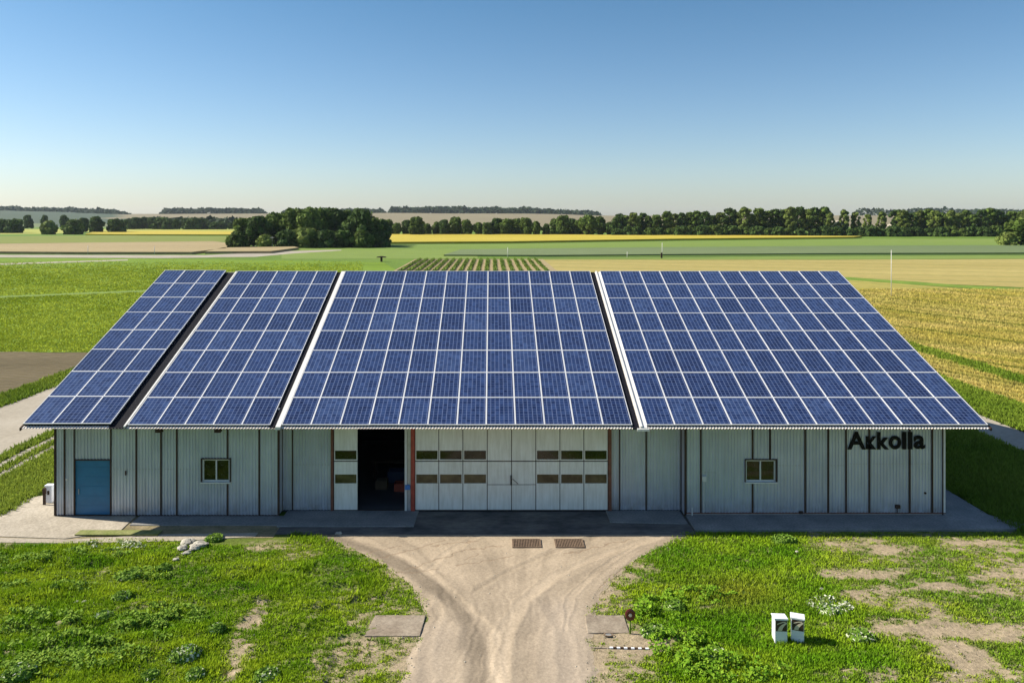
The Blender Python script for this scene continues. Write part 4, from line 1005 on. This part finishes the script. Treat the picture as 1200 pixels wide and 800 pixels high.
# ------------------------------------------------------------ lettering on the wall
def glyph(ch, px0, px1, py0, py1):
    cu = bpy.data.curves.new('glyph', 'FONT'); cu.body = ch; cu.offset = .028; cu.extrude = .016; cu.resolution_u = 6
    ob = bpy.data.objects.new('glyph', cu); COL.objects.link(ob)
    dg = bpy.context.evaluated_depsgraph_get(); me = bpy.data.meshes.new_from_object(ob.evaluated_get(dg))
    bpy.data.objects.remove(ob)
    v = np.array([x.co for x in me.vertices]); f = [tuple(p.vertices) for p in me.polygons]
    mn, mx = v.min(0), v.max(0); x0, x1, z0, z1 = WX(px0), WX(px1), WZ(py1), WZ(py0)
    V = [(x0 + (p[0] - mn[0]) / (mx[0] - mn[0]) * (x1 - x0), -p[2] * 1.0, z0 + (p[1] - mn[1]) / (mx[1] - mn[1]) * (z1 - z0)) for p in v]
    return V, f
sg = empty('wall_lettering', (WX(1038), YW - .075, WZ(526))); tag(sg, 'big black raised letters reading Akkolla high on the right wing', 'sign')
for ch, a, b_, t0, t1 in (('A', 992.3, 1013.6, 505, 525.8), ('\u0138', 1013.8, 1026, 510.3, 525.6), ('k', 1027, 1041, 505.4, 525.8), ('o', 1040.8, 1055, 509.8, 525.6), ('l', 1056.2, 1061, 505.2, 525.6), ('l', 1063.2, 1068, 505.2, 525.6), ('a', 1069.8, 1083, 509.4, 525.2)):
    V, f = glyph(ch, a, b_, t0, t1)
    me = bpy.data.meshes.new('letter'); me.from_pydata([(x - sg.location.x, y, z - sg.location.z) for x, y, z in V], [], f); me.update()
    link('letter', me, M['black'], sg)

# ------------------------------------------------------------ solar arrays
PW, PH = 1.32, 2.03
pm = MB(); pm.box(.035, PW - .035, .035, PH - .035, -.02, .018); panel_me = pm.mesh('solar_panel'); panel_me.materials.append(M['cells'])
fm = MB(); q = .002; wd = .029
fm.box(q, PW - q, q, q + wd, -.008, .03).box(q, PW - q, PH - q - wd, PH - q, -.03, .03).box(q, q + wd, q + wd + .001, PH - q - wd - .001, -.03, .03).box(PW - q - wd, PW - q, q + wd + .001, PH - q - wd - .001, -.03, .03)
frame_me = fm.mesh('panel_frame'); frame_me.materials.append(M['alu'])
ks = np.array([0, 1.05, 2.12, 3.17, 4.19, 5.20, 6.13, 7.06, 8.0]) / 8 * (math.hypot(15.15, 5.92))
def array(x0, x1, ncol, lift, lab):
    o = empty('solar_array', (x0, DE, ZE + lift), (ANG, 0, 0)); tag(o, lab, 'solar array', 'solar arrays on the barn roof')
    w_ = (x1 - x0) / ncol
    for r in range(8):
        for c in range(ncol):
            p = bpy.data.objects.new('solar_panel', panel_me); COL.objects.link(p); p.parent = o
            p.location = (c * w_, ks[r] + random.uniform(-.004, .004), random.uniform(-.004, .004)); p.scale = (w_ / PW, (ks[r + 1] - ks[r]) / PH, 1)
            f = bpy.data.objects.new('frame', frame_me); COL.objects.link(f); f.parent = p
    Ltot = ks[8]; mb = MB()
    for c in (0, 1):
        xx_ = .02 if c == 0 else x1 - x0 - .05
        mb.box(xx_, xx_ + .03, .03, Ltot - .03, -.11 - lift, -.032)
    mb.box(.06, x1 - x0 - .06, .03, .06, -.10 - lift, -.032).box(.06, x1 - x0 - .06, Ltot - .06, Ltot - .03, -.10 - lift, -.032)
    mb.build('mounting_rail', M['membrane'], o)
array(-21.33, -17.35, 3, .05, 'narrow solar array three panels wide at the left end of the roof')
array(-16.58, -10.10, 5, .0, 'solar array five panels wide, second from the left')
array(-9.58, 6.36, 12, .0, 'wide solar array above the white sliding doors')
array(7.0, 22.53, 12, .0, 'wide solar array at the right end above the lettering')

# ------------------------------------------------------------ small things in front
for (px, lab) in ((617, 'rusty rectangular drain grating in the drive, left one'), (667, 'rusty rectangular drain grating in the drive, right one')):
    x, y = G(px, 637.5); o = empty('drain_grating', (x, y, .036)); tag(o, lab, 'grating', 'drain gratings in the drive')
    MB().box(-.62, .62, -.42, -.38, 0, .035).box(-.62, .62, .38, .42, 0, .035).box(-.62, -.58, -.379, .379, 0, .035).box(.58, .62, -.379, .379, 0, .035).build('frame', M['rust'], o)
    mb = MB()
    for i in range(17): mb.box(-.57 + i * .069, -.54 + i * .069, -.379, .379, .004, .03)
    mb.build('bars', M['rust'], o); MB().box(-.579, .579, -.379, .379, .0, .003).build('pit', M['hole'], o)
slab('ground_slab', [(-4.28, 25.65), (-2.42, 25.65), (-2.34, 27.0), (-4.12, 27.0)], -.05, .05, M['slab'], .02)
slab('ground_slab', [(3.2, 25.85), (4.62, 25.85), (4.62, 27.0), (3.25, 27.0)], -.05, .045, M['slab'], .02)
bpy.data.objects['ground_slab']
x, y = G(713, 745); o = empty('manhole_ring', (x, y, .046)); tag(o, 'small round iron ring in the pale slab by the drive', 'manhole ring')
mb = MB()
for i in range(20):
    a0, a1 = i / 20 * 6.2832, (i + 1) / 20 * 6.2832
    mb.quad([(.17 * math.cos(a0), .11 * math.sin(a0), .02), (.17 * math.cos(a1), .11 * math.sin(a1), .02), (.13 * math.cos(a1), .08 * math.sin(a1), .02), (.13 * math.cos(a0), .08 * math.sin(a0), .02)])
    mb.quad([(.17 * math.cos(a0), .11 * math.sin(a0), 0), (.17 * math.cos(a1), .11 * math.sin(a1), 0), (.17 * math.cos(a1), .11 * math.sin(a1), .02), (.17 * math.cos(a0), .11 * math.sin(a0), .02)])
mb.build('ring', M['rust'], o); MB().tube((0, 0, 0), (0, 0, .008), .1, .1, 16).build('lid', M['concrete'], o)
# striped kerb
x, y = G(737, 760); o = empty('striped_kerb', (x, y, .0), (0, 0, R(-3))); tag(o, 'low black and white striped kerb beam below the marker post', 'kerb')
for i in range(11):
    MB().box(-.62 + i * .115, -.62 + (i + 1) * .115 - .003, -.035, .035, -.02, .05).build('block', M['cabinet'] if i % 2 == 0 else M['seam'], o, bevel=.008)
MB().box(-1.25, -.63, -.035, .035, -.02, .03).build('beam_end', M['slab'], o, bevel=.01)
# marker post
x, y = G(738.5, 743); o = empty('marker_post', (x, y, 0)); tag(o, 'short post with a round dark red disc at the edge of the tall grass', 'marker post')
MB().tube((0, 0, -.1), (0, 0, .5), .035, .03, 10).build('post', M['verge'], o, True)
mb = MB(); n = 20; prof = [(0, -.035), (.13, -.035), (.175, -.015), (.175, .015), (.13, .03), (0, .03)]
for (r0, d0), (r1, d1) in zip(prof[:-1], prof[1:]):
    for i in range(n):
        a0, a1 = i / n * 6.28319, (i + 1) / n * 6.28319
        mb.quad([(r0 * math.cos(a0), d0, .66 + 1.15 * r0 * math.sin(a0)), (r1 * math.cos(a0), d1, .66 + 1.15 * r1 * math.sin(a0)), (r1 * math.cos(a1), d1, .66 + 1.15 * r1 * math.sin(a1)), (r0 * math.cos(a1), d0, .66 + 1.15 * r0 * math.sin(a1))])
d = mb.build('disc', M['darkred'], o)
MB().tube((0, -.034, .66), (0, -.05, .66), .06, .05, 14).build('reflector', M['emblem_pale'], d)
# two white cabinets
def cabinet(px, py, rot, tilt, lab):
    x, y = G(px, py); o = empty('utility_cabinet', (x, y, 0), (0, tilt, rot)); tag(o, lab, 'cabinet', 'white cabinets on the right lawn')
    MB().box(-.2, .2, -.18, .18, -.05, .78).build('body', M['cabinet'], o, bevel=.012)
    MB().prism([(-.2, .782), (.2, .782), (.2, .815), (-.2, .84)], -.225, .225, 'x').build('lid', M['cabinet'], o, bevel=.01)
    e = MB().box(-.175, .185, -.192, -.182, .42, .765).build('emblem', M['emblem_dark'], o)
    pts_t = [(-.12, .44), (-.07, .56), (.02, .64), (.12, .70), (.17, .71)]; pts_b = [(.02, .44), (.05, .53), (.10, .60), (.15, .655), (.18, .675)]
    mb = MB()
    for i in range(4):
        mb.quad([(pts_t[i][0], -.1945, pts_t[i][1]), (pts_t[i+1][0], -.1945, pts_t[i+1][1]), (pts_b[i+1][0], -.1945, pts_b[i+1][1]), (pts_b[i][0], -.1945, pts_b[i][1])])
    for i in range(3):
        a = [(-.13, .66), (-.05, .70), (.05, .735), (.14, .745)]; mb.quad([(a[i][0], -.1945, a[i][1]), (a[i+1][0], -.1945, a[i+1][1]), (a[i+1][0], -.1945, a[i+1][1] - .03), (a[i][0], -.1945, a[i][1] - .035)])
    mb.build('swoosh', M['emblem_pale'], e)
cabinet(913.5, 750.5, R(-4), 0, 'white cabinet with a dark brown emblem on the lawn, left of the pair')
cabinet(934.5, 750, R(-20), 0, 'white cabinet with a dark brown emblem on the lawn, right of the pair')
# left service post and box
x, y = G(55.5, 589); o = empty('service_box', (x + .12, y, .045), (0, 0, 0)); tag(o, 'small white service box beside the left corner of the barn', 'service box')
MB().box(-.16, .16, -.12, .12, 0, .8).build('body', M['cabinet'], o, bevel=.015); MB().box(-.19, .19, -.15, .15, .802, .86).build('lid', M['cabinet'], o, bevel=.01); MB().box(-.05, .05, -.135, -.122, .4, .6).build('label_plate', M['seam'], o)
x, y = G(52, 592); o = empty('service_post', (x, y, .04)); tag(o, 'short dark post left of the white service box', 'post')
MB().box(-.05, .05, -.05, .05, 0, .82).build('shaft', M['seam'], o); MB().box(-.07, .07, -.07, .07, .5, .78).build('head', M['seam'], o, bevel=.01)
# pale stones by the left wing
for (px, py, s, lab) in [(221, 637, .24, 'largest flat pale stone of the heap in front of the left wing'), (233, 641, .30, 'broad tan stone in the middle of the stone heap'), (228, 646, .2, 'small pale stone at the front of the stone heap'),
                         (214, 646, .2, 'grey stone at the left end of the stone heap'), (219, 651, .14, 'small stone just below the stone heap'), (206, 658, .10, 'lone white pebble left below the stone heap'), (258, 632, .12, 'small pale stone right of the stone heap'),
                         (90, 706, .07, 'left one of two white pebbles in the left lawn'), (99, 706, .08, 'right one of two white pebbles in the left lawn'), (963, 691, .07, 'white pebble in the right lawn above the flowers'), (934, 648, .07, 'small pale pebble in the right lawn near the walkway'), (397, 626, .13, 'pale stone at the grass tip by the drive')]:
    bm = bmesh.new(); bmesh.ops.create_icosphere(bm, subdivisions=3, radius=1)
    sd = random.uniform(0, 99)
    for v_ in bm.verts:
        k = 1 + .45 * (float(fbm(v_.co.x * 1.4 + sd, v_.co.y * 1.4 + v_.co.z * 2, 3)) - .5) * 2
        v_.co = Vector((v_.co.x * s * k * 1.2, v_.co.y * s * k, v_.co.z * s * .5 * k))
    me = bpy.data.meshes.new('stone'); bm.to_mesh(me); bm.free()
    x, y = G(px, py); o = link('stone', me, M['stone']); o.location = (x, y, float(bumps(np.array([x]), np.array([y]))[0]) + s * .22 + .03); o.rotation_euler = (0, 0, random.uniform(0, 6))
    tag(o, lab, 'stone', 'pale stones in the lawns')

# ------------------------------------------------------------ air
HAZE = True
if HAZE:
    m = bpy.data.materials.new('haze'); m.use_nodes = True; nt = m.node_tree
    nt.nodes.remove(nt.nodes['Principled BSDF']); vp = nt.nodes.new('ShaderNodeVolumePrincipled')
    vp.inputs['Color'].default_value = (.75, .85, 1, 1); vp.inputs['Density'].default_value = .00003; vp.inputs['Anisotropy'].default_value = .2
    nt.links.new(vp.outputs[0], nt.nodes['Material Output'].inputs['Volume'])
    o = MB().box(-6600, 6600, -140, 6600, -1.2, 95).build('haze', m); tag(o, kind='stuff')
